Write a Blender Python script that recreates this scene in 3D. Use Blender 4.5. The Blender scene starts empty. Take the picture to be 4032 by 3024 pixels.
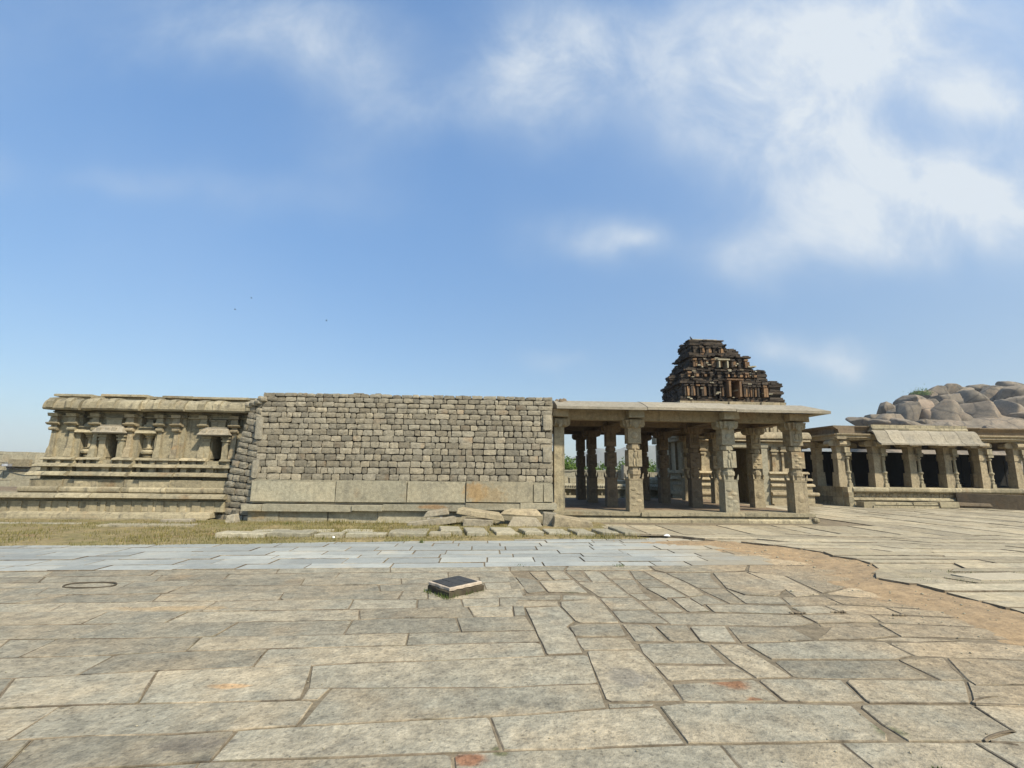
import bpy, bmesh, math, random
from mathutils import Vector, Matrix, noise
R = math.radians
SC = bpy.context.scene
COL = SC.collection

# ------------------------------------------------------------------ camera
cd = bpy.data.cameras.new('camera'); cam = bpy.data.objects.new('camera', cd); COL.objects.link(cam)
cd.sensor_width = 36.0; cd.lens = 36.0 * 1950.0 / 4032.0
cd.clip_start = 0.05; cd.clip_end = 9000
cam.matrix_world = (Matrix.Translation((0, 0, 1.55)) @ Matrix.Rotation(R(-3.0), 4, 'Z')
                    @ Matrix.Rotation(R(99.83), 4, 'X') @ Matrix.Rotation(R(0.7), 4, 'Z'))
SC.camera = cam

# ------------------------------------------------------------------ light
SUN_EL, SUN_AZ = R(46), R(47)            # azimuth measured from +X towards -Y
S = Vector((math.cos(SUN_EL) * math.cos(SUN_AZ), -math.cos(SUN_EL) * math.sin(SUN_AZ), math.sin(SUN_EL)))
ld = bpy.data.lights.new('sun', 'SUN'); sun = bpy.data.objects.new('sun', ld); COL.objects.link(sun)
ld.energy = 4.8; ld.angle = R(2.5); ld.color = (1.0, 0.91, 0.74)
sun.rotation_euler = S.to_track_quat('Z', 'Y').to_euler()

SC.view_settings.view_transform = 'Standard'; SC.view_settings.look = 'None'
SC.view_settings.exposure = 0.45; SC.view_settings.gamma = 1.0

# cloud banks in the sky: (x/y, z/y, half width, half height, strength)
CLOUDS = [(-.72,.99,.26,.10,.26),(-.46,1.02,.20,.10,.42),(-.33,.94,.10,.09,.42),(-.235,.83,.10,.09,.36),(-.12,.76,.10,.05,.16),
 (.10,.94,.15,.11,.60),(.05,.82,.16,.09,.46),(.20,1.02,.15,.10,.30),(.74,1.02,.34,.20,.72),(.62,.84,.22,.13,.60),(.80,.74,.20,.12,.36),(.45,1.0,.14,.12,.22),
 (1.20,.90,.15,.075,.62),(1.02,1.12,.26,.14,.55),(.214,.505,.11,.05,.50),(.30,.50,.06,.03,.3),(.60,.465,.17,.06,.40),(.89,.62,.26,.09,.62),(1.08,.62,.22,.11,.60),(.70,.52,.2,.07,.25),
 (.95,.50,.25,.06,.25),(.615,.268,.075,.035,.62),(.755,.246,.075,.028,.62),(-.74,.593,.14,.04,.20),(-.43,.575,.20,.06,.20),(-.31,.69,.12,.06,.14),
 (.14,.224,.06,.014,.25),(-1.08,.62,.08,.05,.22),(1.35,.75,.18,.2,.35),(-1.5,.9,.35,.12,.4),(1.7,.6,.35,.2,.5)]

class NT:
    def __init__(s, tree): s.t = tree; s.n = tree.nodes; s.l = tree.links
    def node(s, typ, **kw):
        n = s.n.new(typ)
        for k, v in kw.items(): setattr(n, k, v)
        return n
    def link(s, a, b): s.l.new(a, b)
    def put(s, sock, v):
        if hasattr(v, 'is_linked') or isinstance(v, bpy.types.NodeSocket): s.l.new(v, sock)
        else: sock.default_value = v
    def math(s, op, a, b=0.0, c=None, clamp=False):
        n = s.node('ShaderNodeMath', operation=op); n.use_clamp = clamp
        s.put(n.inputs[0], a); s.put(n.inputs[1], b)
        if c is not None: s.put(n.inputs[2], c)
        return n.outputs[0]
    def vmath(s, op, a, b):
        n = s.node('ShaderNodeVectorMath', operation=op); s.put(n.inputs[0], a); s.put(n.inputs[1], b)
        return n.outputs[0]
    def noise(s, vec, scale, detail=4, rough=.55, dist=0.0):
        n = s.node('ShaderNodeTexNoise'); s.put(n.inputs['Vector'], vec)
        n.inputs['Scale'].default_value = scale; n.inputs['Detail'].default_value = detail
        n.inputs['Roughness'].default_value = rough; n.inputs['Distortion'].default_value = dist
        return n.outputs['Fac']
    def ncol(s, vec, scale, detail=3):
        n = s.node('ShaderNodeTexNoise'); s.put(n.inputs['Vector'], vec)
        n.inputs['Scale'].default_value = scale; n.inputs['Detail'].default_value = detail
        return n.outputs['Color']
    def step(s, v, a, b):
        n = s.node('ShaderNodeMapRange'); n.interpolation_type = 'SMOOTHSTEP'
        s.put(n.inputs[0], v); n.inputs[1].default_value = a; n.inputs[2].default_value = b
        return n.outputs[0]
    def mix(s, f, a, b, mode='MIX'):
        n = s.node('ShaderNodeMix', data_type='RGBA', blend_type=mode)
        s.put(n.inputs[0], f)
        for i, v in ((6, a), (7, b)):
            if isinstance(v, tuple): n.inputs[i].default_value = (*v, 1.0) if len(v) == 3 else v
            else: s.put(n.inputs[i], v)
        return n.outputs[2]

W = bpy.data.worlds.new('World'); SC.world = W; W.use_nodes = True
w = NT(W.node_tree); w.n.clear()
SKY_K = 0.078
sky = w.node('ShaderNodeTexSky', sky_type='NISHITA'); sky.sun_disc = False
sky.sun_elevation = SUN_EL; sky.sun_rotation = math.pi / 2 + SUN_AZ
sky.air_density = 1.0; sky.dust_density = 1.2; sky.ozone_density = 2.6; sky.altitude = 400
tc = w.node('ShaderNodeTexCoord')
sep = w.node('ShaderNodeSeparateXYZ'); w.link(tc.outputs['Generated'], sep.inputs[0])
ay = w.math('MAXIMUM', w.math('ABSOLUTE', sep.outputs[1]), .08)
ga = w.math('DIVIDE', sep.outputs[0], ay); gb = w.math('DIVIDE', sep.outputs[2], ay)
cmb = w.node('ShaderNodeCombineXYZ'); w.link(ga, cmb.inputs[0]); w.link(gb, cmb.inputs[1])
wv = w.vmath('SUBTRACT', w.ncol(cmb.outputs[0], 3.2, 5), (.5, .5, .5))
wsc = w.node('ShaderNodeVectorMath', operation='SCALE'); w.link(wv, wsc.inputs[0]); wsc.inputs['Scale'].default_value = .20
cw = w.vmath('ADD', cmb.outputs[0], wsc.outputs[0])
tot = None
for (a, b, sx, sy, k) in CLOUDS:
    d = w.vmath('SUBTRACT', cw, (a, b, 0.0)); d = w.vmath('DIVIDE', d, (sx, sy, 1.0))
    dd = w.node('ShaderNodeVectorMath', operation='DOT_PRODUCT'); w.link(d, dd.inputs[0]); w.link(d, dd.inputs[1])
    e = w.math('EXPONENT', w.math('MULTIPLY', dd.outputs['Value'], -.9))
    tot = w.math('MULTIPLY_ADD', e, k, tot if tot is not None else 0.0)
cn = w.noise(cmb.outputs[0], 4.2, 9, .62, .35)
cn2 = w.noise(cmb.outputs[0], 1.3, 3, .5)
dens = w.math('MULTIPLY', tot, w.math('MULTIPLY_ADD', w.step(cn, .25, .75), .75, .40))
dens = w.math('ADD', dens, w.math('MULTIPLY', w.step(cn2, .45, .75), .07))
veil = w.math('MULTIPLY_ADD', w.step(ga, -.2, 1.5), .24, .03)
dens = w.math('MINIMUM', w.math('ADD', dens, veil), .93, clamp=True)
skyc = w.mix(1.0, sky.outputs[0], w.mix(w.step(sep.outputs[2], .0, .75), (1.05, 1.18, 1.19), (1.60, 2.22, 2.48)), 'MULTIPLY')
cloudc = w.mix(w.step(dens, .2, .9), (5.8, 6.8, 7.8), (7.4, 8.0, 8.5))
fin = w.mix(dens, skyc, cloudc)
bg = w.node('ShaderNodeBackground'); w.link(fin, bg.inputs[0]); bg.inputs[1].default_value = SKY_K
wo = w.node('ShaderNodeOutputWorld'); w.link(bg.outputs[0], wo.inputs[0])

# ------------------------------------------------------------------ materials
def new_mat(name):
    m = bpy.data.materials.new(name); m.use_nodes = True
    k = NT(m.node_tree); k.n.clear()
    b = k.node('ShaderNodeBsdfPrincipled'); o = k.node('ShaderNodeOutputMaterial'); k.link(b.outputs[0], o.inputs[0])
    return m, k, b

def stone(name, a, b, dark, orange=(.30, .17, .07), streak=.5, fine=.35, var=.5, bump=.35, tint=.3, rough=.92,
          grain=38.0, big=.55, darkamt=.6, green=0.0, cracks=0.0, speck=0.0, dust=None, spots=()):
    m, k, bs = new_mat(name)
    g = k.node('ShaderNodeNewGeometry'); P = g.outputs['Position']
    at = k.node('ShaderNodeAttribute', attribute_name='rnd'); rnd = at.outputs['Fac']
    off = k.node('ShaderNodeCombineXYZ'); k.link(k.math('MULTIPLY', rnd, 37.0), off.inputs[0]); k.link(k.math('MULTIPLY', rnd, 11.0), off.inputs[2])
    Q = k.vmath('ADD', P, off.outputs[0])
    n1 = k.noise(Q, big, 5, .6)
    col = k.mix(k.step(n1, .35, .65), a, b)
    r2 = k.math('FRACT', k.math('MULTIPLY', rnd, 7.31))
    col = k.mix(k.math('MULTIPLY', k.step(r2, .45, 1.0), .6), col, b)
    n2 = k.noise(Q, 3.7, 6, .65)
    col = k.mix(k.math('MULTIPLY', k.step(n2, .50, .74), darkamt), col, dark)
    if streak:
        sv = k.vmath('MULTIPLY', P, (7.0, 7.0, .55))
        n3 = k.noise(sv, 1.0, 5, .6)
        col = k.mix(k.math('MULTIPLY', k.step(n3, .52, .72), streak), col, dark)
    if tint:
        n5 = k.noise(Q, 1.1, 4, .55)
        col = k.mix(k.math('MULTIPLY', k.step(n5, .58, .76), tint), col, orange)
    if green:
        n6 = k.noise(P, 2.1, 5, .6)
        col = k.mix(k.math('MULTIPLY', k.step(n6, .52, .72), green), col, (.10, .12, .05))
    for (sx, sy, sz, rx, ry, rz, scol, sk) in spots:      # rust and lichen stains of their own shape
        d = k.vmath('DIVIDE', k.vmath('SUBTRACT', P, (sx, sy, sz)), (rx, ry, rz))
        dd = k.node('ShaderNodeVectorMath', operation='LENGTH'); k.link(d, dd.inputs[0])
        nn = k.noise(P, 7.0, 5, .6)
        f = k.math('MULTIPLY', k.step(k.math('MULTIPLY_ADD', nn, 1.6, k.math('SUBTRACT', .25, dd.outputs['Value'])), .0, .6), sk)
        col = k.mix(f, col, scol)
    if cracks:
        vo = k.node('ShaderNodeTexVoronoi', feature='DISTANCE_TO_EDGE'); vo.inputs['Scale'].default_value = cracks
        k.link(k.vmath('ADD', Q, k.vmath('MULTIPLY', k.ncol(P, .35, 3), (2.5, 2.5, 2.5))), vo.inputs['Vector'])
        col = k.mix(k.math('MULTIPLY', k.math('SUBTRACT', 1.0, k.step(vo.outputs['Distance'], .0, .05)), .75), col, dark)
    if dust:      # earth lying on the surface, patches in the plane of the ground
        (dx0, dx1, dcol, dk) = dust
        sp = k.node('ShaderNodeSeparateXYZ'); k.link(P, sp.inputs[0])
        nd = k.noise(P, .9, 5, .6)
        f = k.math('MULTIPLY', k.step(k.math('MULTIPLY_ADD', nd, 5.0, k.math('SUBTRACT', sp.outputs[0], 2.5)), dx0, dx1), dk)
        col = k.mix(f, col, dcol)
    n4 = k.noise(Q, grain, 4, .7); n7 = k.noise(Q, grain * .28, 4, .6)
    v = k.math('MULTIPLY_ADD', k.math('SUBTRACT', n4, .5), fine * 2.2, 1.0)
    v = k.math('MULTIPLY', v, k.math('MULTIPLY_ADD', k.math('SUBTRACT', n7, .5), fine * 2.0, 1.0))
    if speck:
        n8 = k.noise(Q, grain * 1.1, 2, .5)
        v = k.math('MULTIPLY', v, k.math('SUBTRACT', 1.0, k.math('MULTIPLY', k.step(n8, .58, .70), speck)))
    v = k.math('MULTIPLY', v, k.math('MULTIPLY_ADD', k.math('SUBTRACT', rnd, .5), var, 1.0))
    cc = k.node('ShaderNodeCombineColor')
    for i in range(3): k.link(v, cc.inputs[i])
    col = k.mix(1.0, col, cc.outputs[0], 'MULTIPLY')
    k.link(col, bs.inputs['Base Color']); bs.inputs['Roughness'].default_value = rough
    bs.inputs['Specular IOR Level'].default_value = .25
    h = k.math('MULTIPLY_ADD', n4, .35, k.math('MULTIPLY_ADD', n7, .8, n2))
    bp = k.node('ShaderNodeBump'); bp.inputs['Strength'].default_value = bump; bp.inputs['Distance'].default_value = .03
    k.link(h, bp.inputs['Height']); k.link(bp.outputs[0], bs.inputs['Normal'])
    return m

M = {}
M['carved'] = stone('weathered_carved_granite', (.345, .29, .185), (.27, .235, .155), (.10, .09, .068), streak=.75, tint=.45, var=.45, fine=.5, bump=.6)
M['temple'] = stone('warm_temple_granite', (.355, .285, .18), (.285, .24, .155), (.13, .105, .075), streak=.5, tint=.55, var=.35, fine=.5, bump=.6)
M['inner'] = stone('shade_toned_dark_granite', (.21, .155, .095), (.155, .12, .08), (.075, .06, .045), streak=.4, tint=.4, var=.4)  # tone lowered for shade under the hall roof; also on dark loose stones
M['floor'] = stone('dusty_red_shaded_floor', (.235, .165, .105), (.18, .135, .09), (.10, .08, .055), streak=0, var=.25, tint=.3)  # red dust, with the tone also lowered for shade under the roof
M['eave'] = stone('pale_eave_granite', (.315, .27, .195), (.27, .238, .18), (.15, .135, .105), streak=.25, tint=.15, var=.25, fine=.45)
M['rubble'] = stone('rough_grey_granite', (.285, .243, .17), (.235, .21, .158), (.135, .12, .095), streak=.15, tint=.35, var=.6, fine=.45, bump=.7)
M['dado'] = stone('dressed_granite_slab', (.345, .30, .205), (.295, .27, .195), (.17, .155, .115), orange=(.36, .22, .09), streak=.4, tint=.35, var=.35, fine=.5, spots=[(-.25, 14.55, .92, .42, .4, .36, (.38, .215, .075), .55), (.1, 14.55, .85, .7, .4, .3, (.36, .25, .12), .5), (-1.4, 14.4, .50, .5, .3, .08, (.36, .19, .07), .6), (-6.2, 14.5, .25, .25, .4, .18, (.34, .22, .09), .5), (-1.2, 14.5, .22, .05, .3, .06, (.6, .57, .5), .7), (-1.55, 14.5, .16, .08, .3, .05, (.6, .57, .5), .6)])
M['mortar'] = stone('dark_packed_joint', (.075, .065, .05), (.055, .048, .038), (.03, .027, .022), streak=0, tint=.3, orange=(.16, .10, .05), var=0)
M['dark'] = stone('shade_black_masonry', (.022, .02, .017), (.016, .015, .013), (.01, .01, .009), var=.3, tint=0)  # near-black colour paints the deep shade of interiors and openings
M['paving'] = stone('worn_granite_paving', (.315, .262, .177), (.25, .228, .17), (.14, .127, .098), orange=(.33, .21, .10), streak=0, fine=.62, var=.42,
                    tint=.30, grain=30, big=1.5, darkamt=.6, bump=.8, speck=.34, spots=[(1.87, 3.93, 0, .16, .12, .3, (.22, .10, .045), .85), (1.9, 3.66, 0, .06, .05, .3, (.22, .10, .045), .8), (-.05, 3.0, 0, .12, .07, .3, (.22, .09, .04), .8), (-1.8, 3.96, 0, .17, .05, .3, (.38, .24, .12), .8), (1.13, 4.06, 0, .22, .2, .3, (.14, .13, .11), .6), (-1.62, 3.2, 0, .25, .12, .3, (.15, .13, .105), .6), (2.5, 3.2, 0, .10, .12, .3, (.09, .10, .04), .7), (.12, 3.08, 0, .05, .06, .3, (.10, .10, .04), .8), (-3.4, 6.0, 0, .8, .12, .3, (.36, .25, .13), .6)], dust=(2.6, 6.4, (.40, .285, .16), .8))
M['bluestone'] = stone('blue_grey_flagstone', (.345, .345, .305), (.265, .275, .255), (.18, .18, .17), orange=(.44, .37, .26), streak=0, fine=.18, var=.3,
                       tint=.55, grain=30, darkamt=.35, big=.7, bump=.25, dust=(2.2, 5.4, (.36, .30, .20), .85))
M['raised'] = stone('pale_court_paving', (.375, .31, .20), (.32, .275, .19), (.18, .155, .11), orange=(.36, .24, .13), streak=0, fine=.5, var=.42, tint=.35, grain=26, darkamt=.6, green=.12, big=1.3)
M['sand'] = stone('orange_sandy_earth', (.345, .235, .125), (.295, .21, .12), (.20, .145, .09), streak=0, fine=.45, var=0, tint=0, grain=22, bump=.6)
M['earth'] = stone('packed_joint_earth', (.215, .17, .11), (.16, .13, .085), (.09, .075, .05), streak=0, var=0, tint=0, grain=30, fine=.6)
M['joint'] = stone('dark_joint_soil', (.30, .245, .165), (.12, .095, .065), (.03, .026, .018), streak=0, var=.3, tint=0, grain=30, fine=.6, green=.3, big=2.4, darkamt=.9)
M['soil'] = stone('brown_soil', (.105, .08, .052), (.075, .06, .04), (.035, .03, .02), streak=0, var=0, tint=0, grain=14)
M['turf'] = stone('dry_turf_soil', (.235, .18, .09), (.17, .145, .06), (.095, .09, .035), orange=(.27, .15, .08), streak=0, fine=.6, var=0, tint=.6, grain=16, big=1.2, darkamt=.7)
M['brick'] = stone('blackened_brick', (.072, .053, .036), (.040, .033, .026), (.02, .018, .015), orange=(.27, .145, .065), streak=.55, tint=.55, var=1.0, fine=.5, bump=.8, big=1.1)
M['plaster'] = stone('ochre_lime_plaster', (.24, .145, .075), (.17, .105, .06), (.05, .038, .03), streak=.6, tint=.3, var=.6)
M['boulder'] = stone('boulder_granite', (.235, .185, .13), (.18, .15, .11), (.08, .07, .055), orange=(.40, .25, .14), streak=.55, tint=.35, var=.4, big=.09, grain=1.2, fine=.5, cracks=.13, bump=1.0)
M['lime'] = stone('lime_streaked_granite', (.34, .285, .18), (.28, .24, .155), (.13, .115, .085), orange=(.58, .47, .30), streak=.6, tint=.9, var=.4)
M['ochre_boulder'] = stone('ochre_boulder_granite', (.36, .255, .165), (.27, .205, .145), (.12, .10, .08), streak=.4, tint=.3, var=.3, big=.09, grain=1.2, cracks=.12, bump=1.0)
M['hill'] = stone('far_hill_rock', (.16, .15, .11), (.12, .125, .08), (.07, .08, .05), streak=0, tint=.2, var=.2, big=.02, grain=.3)
M['black'] = stone('black_cover_slate', (.035, .036, .036), (.05, .05, .048), (.02, .02, .02), streak=0, tint=.1, var=.1, rough=.6)
M['moss'] = stone('mossy_dark_concrete', (.10, .075, .045), (.065, .052, .034), (.03, .026, .02), streak=.5, tint=.3, var=.3, green=.35)
M['rim'] = stone('broken_pink_mortar', (.50, .40, .30), (.42, .35, .27), (.25, .21, .16), streak=0, tint=.1, var=.2)

def plain(name, col, rough=.7, metal=0.0, var=.25):
    m, k, b = new_mat(name)
    g = k.node('ShaderNodeNewGeometry')
    at = k.node('ShaderNodeAttribute', attribute_name='rnd')
    n = k.noise(g.outputs['Position'], 9.0, 3)
    c = k.mix(k.step(n, .3, .7), tuple(x * (1 - var) for x in col), tuple(min(1, x * (1 + var)) for x in col))
    c = k.mix(k.math('MULTIPLY', at.outputs['Fac'], .5), c, tuple(x * .45 for x in col))
    k.link(c, b.inputs['Base Color']); b.inputs['Roughness'].default_value = rough; b.inputs['Metallic'].default_value = metal
    return m
def leafy(name, c1, c2):
    m, k, b = new_mat(name)
    at = k.node('ShaderNodeAttribute', attribute_name='rnd')
    g = k.node('ShaderNodeNewGeometry')
    f = k.math('MULTIPLY_ADD', k.noise(g.outputs['Position'], 1.2, 2), .5, k.math('MULTIPLY', at.outputs['Fac'], .7))
    k.link(k.mix(k.step(f, .2, .95), c1, c2), b.inputs['Base Color'])
    b.inputs['Roughness'].default_value = .75; b.inputs['Specular IOR Level'].default_value = .2
    t = k.node('ShaderNodeBsdfTranslucent'); k.link(k.mix(k.step(f, .2, .95), c1, c2), t.inputs[0])
    mx = k.node('ShaderNodeMixShader'); mx.inputs[0].default_value = .3
    k.link(b.outputs[0], mx.inputs[1]); k.link(t.outputs[0], mx.inputs[2])
    o = [n for n in k.n if n.type == 'OUTPUT_MATERIAL'][0]; k.link(mx.outputs[0], o.inputs[0])
    return m
M['leaf'] = leafy('shrub_leaf', (.07, .12, .025), (.17, .26, .05))
M['grass'] = leafy('dry_green_grass', (.105, .11, .026), (.29, .235, .085))
M['weed'] = leafy('small_weed_leaf', (.06, .10, .02), (.13, .17, .04))
M['bark'] = plain('shrub_bark', (.10, .075, .05))
M['crow'] = plain('dark_feather', (.02, .02, .022), .5)
M['paper'] = plain('white_litter', (.75, .75, .72), .8, 0, .05)
M['lamp_grey'] = plain('grey_lamp_metal', (.30, .30, .31), .5, .3)
M['cable'] = plain('black_cable', (.02, .02, .02), .6)
M['glass'] = plain('lamp_lens', (.55, .56, .58), .25)

# ------------------------------------------------------------------ mesh builder
class MB:
    def __init__(s, seed=1): s.v = []; s.f = []; s.r = []; s.m = []; s.rg = random.Random(seed)
    def poly(s, vs, fs, rnd=None, mi=None):
        b = len(s.v); s.v += [tuple(p) for p in vs]
        r = s.rg.random() if rnd is None else rnd
        for q_, f in enumerate(fs): s.f.append(tuple(i + b for i in f)); s.r.append(r); s.m.append(mi[q_] if mi else 0)
    def hexa(s, p, rnd=None):    # bottom ring of 4 (counter-clockwise from above), then top ring of 4
        s.poly(p, [(3, 2, 1, 0), (4, 5, 6, 7), (0, 1, 5, 4), (1, 2, 6, 5), (2, 3, 7, 6), (3, 0, 4, 7)], rnd)
    def box(s, x0, x1, y0, y1, z0, z1, j=0.0, rnd=None):
        u = s.rg.uniform
        p = [(x + u(-j, j), y + u(-j, j), z + u(-j, j)) for z in (z0, z1) for x, y in ((x0, y0), (x1, y0), (x1, y1), (x0, y1))]
        s.hexa(p, rnd)
    def taper(s, cx, cy, z0, z1, w0, d0, w1, d1, rnd=None):
        p = [(cx - w0, cy - d0, z0), (cx + w0, cy - d0, z0), (cx + w0, cy + d0, z0), (cx - w0, cy + d0, z0),
             (cx - w1, cy - d1, z1), (cx + w1, cy - d1, z1), (cx + w1, cy + d1, z1), (cx - w1, cy + d1, z1)]
        s.hexa(p, rnd)
    def prism(s, prof, x0, x1, jy=0.0, jz=0.0, rnd=None, sl0=0.0, sl1=0.0):
        # prof: (y, z) loop, counter-clockwise seen from +X side; extruded along X
        n = len(prof); u = s.rg.uniform; oy, oz = u(-jy, jy), u(-jz, jz); oy2, oz2 = oy + u(-jy, jy) * .5, oz + u(-jz, jz) * .5
        a = [(x0 + sl0 * (z - prof[0][1]), y + oy, z + oz) for y, z in prof]; b = [(x1 + sl1 * (z - prof[0][1]), y + oy2, z + oz2) for y, z in prof]
        fs = [tuple(range(n))[::-1], tuple(range(n, 2 * n))] + [(i, (i + 1) % n, n + (i + 1) % n, n + i) for i in range(n)]
        s.poly(a + b, fs, rnd)
    def prism_y(s, prof, y0, y1, rnd=None):      # prof: (x, z) loop extruded along Y
        n = len(prof)
        a = [(x, y0, z) for x, z in prof]; b = [(x, y1, z) for x, z in prof]
        s.poly(a + b, [tuple(range(n)), tuple(range(n, 2 * n))[::-1]] + [((i + 1) % n, i, n + i, n + (i + 1) % n) for i in range(n)], rnd)
    def course(s, prof, x0, x1, lo=.7, hi=1.5, jy=.012, jz=.006, gap=.006):
        x = x0
        while x < x1 - .01:
            L = s.rg.uniform(lo, hi); e = x + L
            if x1 - e < lo * .5: e = x1
            s.prism(prof, x + gap * .5, e - gap * .5, jy, jz); x = e
    def lathe(s, cx, cy, prof, n=12, rnd=None, sq=0.0):
        vs = []; r_ = s.rg.random() if rnd is None else rnd
        for r, z in prof:
            for i in range(n):
                a = 2 * math.pi * (i + .5) / n; c, d = math.cos(a), math.sin(a)
                k = 1.0 / max(abs(c), abs(d)) * sq + (1 - sq)
                vs.append((cx + r * c * k, cy + r * d * k, z))
        m = len(prof); fs = [tuple(range(n))[::-1], tuple(range((m - 1) * n, m * n))]
        for j in range(m - 1):
            for i in range(n): fs.append((j * n + i, j * n + (i + 1) % n, (j + 1) * n + (i + 1) % n, (j + 1) * n + i))
        s.poly(vs, fs, r_)
    def blob(s, c, rad, rot=None, n=(10, 7), sup=1.0, amp=0.0, fr=1.0, seed=0.0, rnd=None, cuts=0):
        U, V = n; pls = []
        for i in range(cuts):
            d_ = Vector((s.rg.gauss(0, 1), s.rg.gauss(0, 1), s.rg.gauss(0, .8))).normalized(); pls.append((d_, s.rg.uniform(.55, .88)))
        vs = [(0, 0, -1)]
        def sg(x, e): return math.copysign(abs(x) ** e, x)
        for j in range(1, V):
            t = -math.pi / 2 + math.pi * j / V
            for i in range(U):
                a = 2 * math.pi * i / U
                vs.append((sg(math.cos(t), sup) * sg(math.cos(a), sup), sg(math.cos(t), sup) * sg(math.sin(a), sup), sg(math.sin(t), sup)))
        vs.append((0, 0, 1)); out = []
        for p in vs:
            v = Vector(p)
            if amp: v = v * (1 + amp * noise.noise(Vector((p[0] * fr + seed, p[1] * fr + seed * .7, p[2] * fr))) + amp * .5 * noise.noise(Vector((p[0] * fr * 3 + seed, p[1] * fr * 3, p[2] * fr * 3))))
            for d_, k_ in pls:
                e_ = v.dot(d_) - k_
                if e_ > 0: v = v - d_ * e_ * .93
            v = Vector((v.x * rad[0], v.y * rad[1], v.z * rad[2]))
            if rot: v = rot @ v
            out.append(v + Vector(c))
        fs = [(0, 1 + (i + 1) % U, 1 + i) for i in range(U)]
        for j in range(V - 2):
            for i in range(U):
                a = 1 + j * U
                fs.append((a + i, a + (i + 1) % U, a + U + (i + 1) % U, a + U + i))
        t = len(vs) - 1; a = 1 + (V - 2) * U
        fs += [(a + i, a + (i + 1) % U, t) for i in range(U)]
        s.poly(out, fs, rnd)
    def tube(s, pts, r, n=6, rnd=None):
        vs = []; P_ = [Vector(p) for p in pts]
        rr = r if isinstance(r, (list, tuple)) else [r] * len(P_)
        for i, p in enumerate(P_):
            d = (P_[min(i + 1, len(P_) - 1)] - P_[max(i - 1, 0)]).normalized()
            u = d.cross(Vector((0, 0, 1)) if abs(d.z) < .9 else Vector((1, 0, 0))).normalized(); v = d.cross(u)
            for k in range(n):
                a = 2 * math.pi * k / n; vs.append(p + (u * math.cos(a) + v * math.sin(a)) * rr[i])
        fs = [tuple(range(n)), tuple(range(len(vs) - n, len(vs)))[::-1]]
        for i in range(len(P_) - 1):
            for k in range(n): fs.append((i * n + (k + 1) % n, i * n + k, (i + 1) * n + k, (i + 1) * n + (k + 1) % n))
        s.poly(vs, fs, rnd)
    def slab(s, poly, z, th=.06, jit=.006, seg=.3, inset=.004, tilt=.0015, bev=.0045, rnd=None, chip=0.0):
        u = s.rg.uniform; n = len(poly)
        cx = sum(p[0] for p in poly) / n; cy = sum(p[1] for p in poly) / n
        if chip:          # worn corners
            nw = []
            for i in range(n):
                a, b, c = Vector(poly[i - 1]), Vector(poly[i]), Vector(poly[(i + 1) % n])
                l1, l2 = (a - b).length, (c - b).length
                if u(0, 1) < .7 and l1 > .25 and l2 > .25 and abs((a - b).normalized().dot((c - b).normalized())) < .85:
                    k1, k2 = u(.008, chip), u(.008, chip)
                    if u(0, 1) < .12: k1 *= 2.2
                    nw += [tuple(b + (a - b) * (k1 / l1)), tuple(b + (c - b) * (k2 / l2))]
                else: nw.append(tuple(b))
            poly = nw; n = len(poly)
        pts = []
        for i in range(n):
            a = Vector(poly[i]); b = Vector(poly[(i + 1) % n]); m = max(1, int((b - a).length / seg))
            for k in range(m): pts.append(a.lerp(b, k / m))
        N = len(pts)
        if N < 3: return
        def ins(P_, d, jj):
            out = []
            for i in range(N):
                e1 = (P_[i] - P_[i - 1]); e2 = (P_[(i + 1) % N] - P_[i])
                nn = Vector((-e1.y, e1.x)).normalized() + Vector((-e2.y, e2.x)).normalized()
                if nn.length < .2: nn = Vector((0, 0))
                else: nn = nn / max(.5, nn.length ** 2 / 2) if nn.length else nn
                out.append(P_[i] + nn * (d + u(-jj, jj)))
            return out
        o = ins(pts, inset + jit * .6, jit); t = ins(o, bev, bev * .55)
        tx, ty = u(-tilt, tilt), u(-tilt, tilt)
        def zz(p): return max(-.05, z + tx * (p.x - cx) + ty * (p.y - cy))
        vs = [(p.x, p.y, z - th) for p in o] + [(p.x, p.y, zz(p) - bev * .8) for p in o] + [(p.x, p.y, zz(p)) for p in t]
        fs = []
        for k in (0, N):
            for i in range(N): fs.append((k + i, k + (i + 1) % N, k + N + (i + 1) % N, k + N + i))
        fs.append(tuple(range(2 * N, 3 * N)))
        s.poly(vs, fs, rnd, [1] * (2 * N) + [0])
    def rough_stone(s, c, w_, h_, dpt, X, Zv, Nv, amp=.02, rnd=None, nx=4, nz=3, rim=.010):
        # quarry-faced block: face grid centred on c, X/Zv in-plane axes, Nv towards the viewer
        u = s.rg.uniform; vs = []
        for j in range(nz + 1):
            for i in range(nx + 1):
                fx, fz = i / nx - .5, j / nz - .5
                edge = i in (0, nx) or j in (0, nz)
                corner = i in (0, nx) and j in (0, nz)
                jj = .007 + (.008 if corner else 0)
                sx = w_ * fx * (1 - (.04 if corner else 0)) + (u(-jj, jj)); sz = h_ * fz * (1 - (.06 if corner else 0)) + u(-jj, jj)
                d = (amp * u(-.1, .45) - rim if corner else amp * u(.05, .8) - rim) if edge else amp * u(.3, 1.0)
                vs.append(c + X * sx + Zv * sz + Nv * d)
        K_ = len(vs); fs = []
        for j in range(nz):
            for i in range(nx):
                a = j * (nx + 1) + i; fs.append((a, a + 1, a + nx + 2, a + nx + 1))
        ring = list(range(nx + 1)) + [(j + 1) * (nx + 1) - 1 for j in range(1, nz + 1)] + [nz * (nx + 1) + i for i in range(nx - 1, -1, -1)] + [j * (nx + 1) for j in range(nz - 1, 0, -1)]
        for i in ring: vs.append(vs[i] - Nv * dpt)
        m = len(ring)
        for i in range(m): fs.append((ring[(i + 1) % m], ring[i], K_ + i, K_ + (i + 1) % m))
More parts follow.
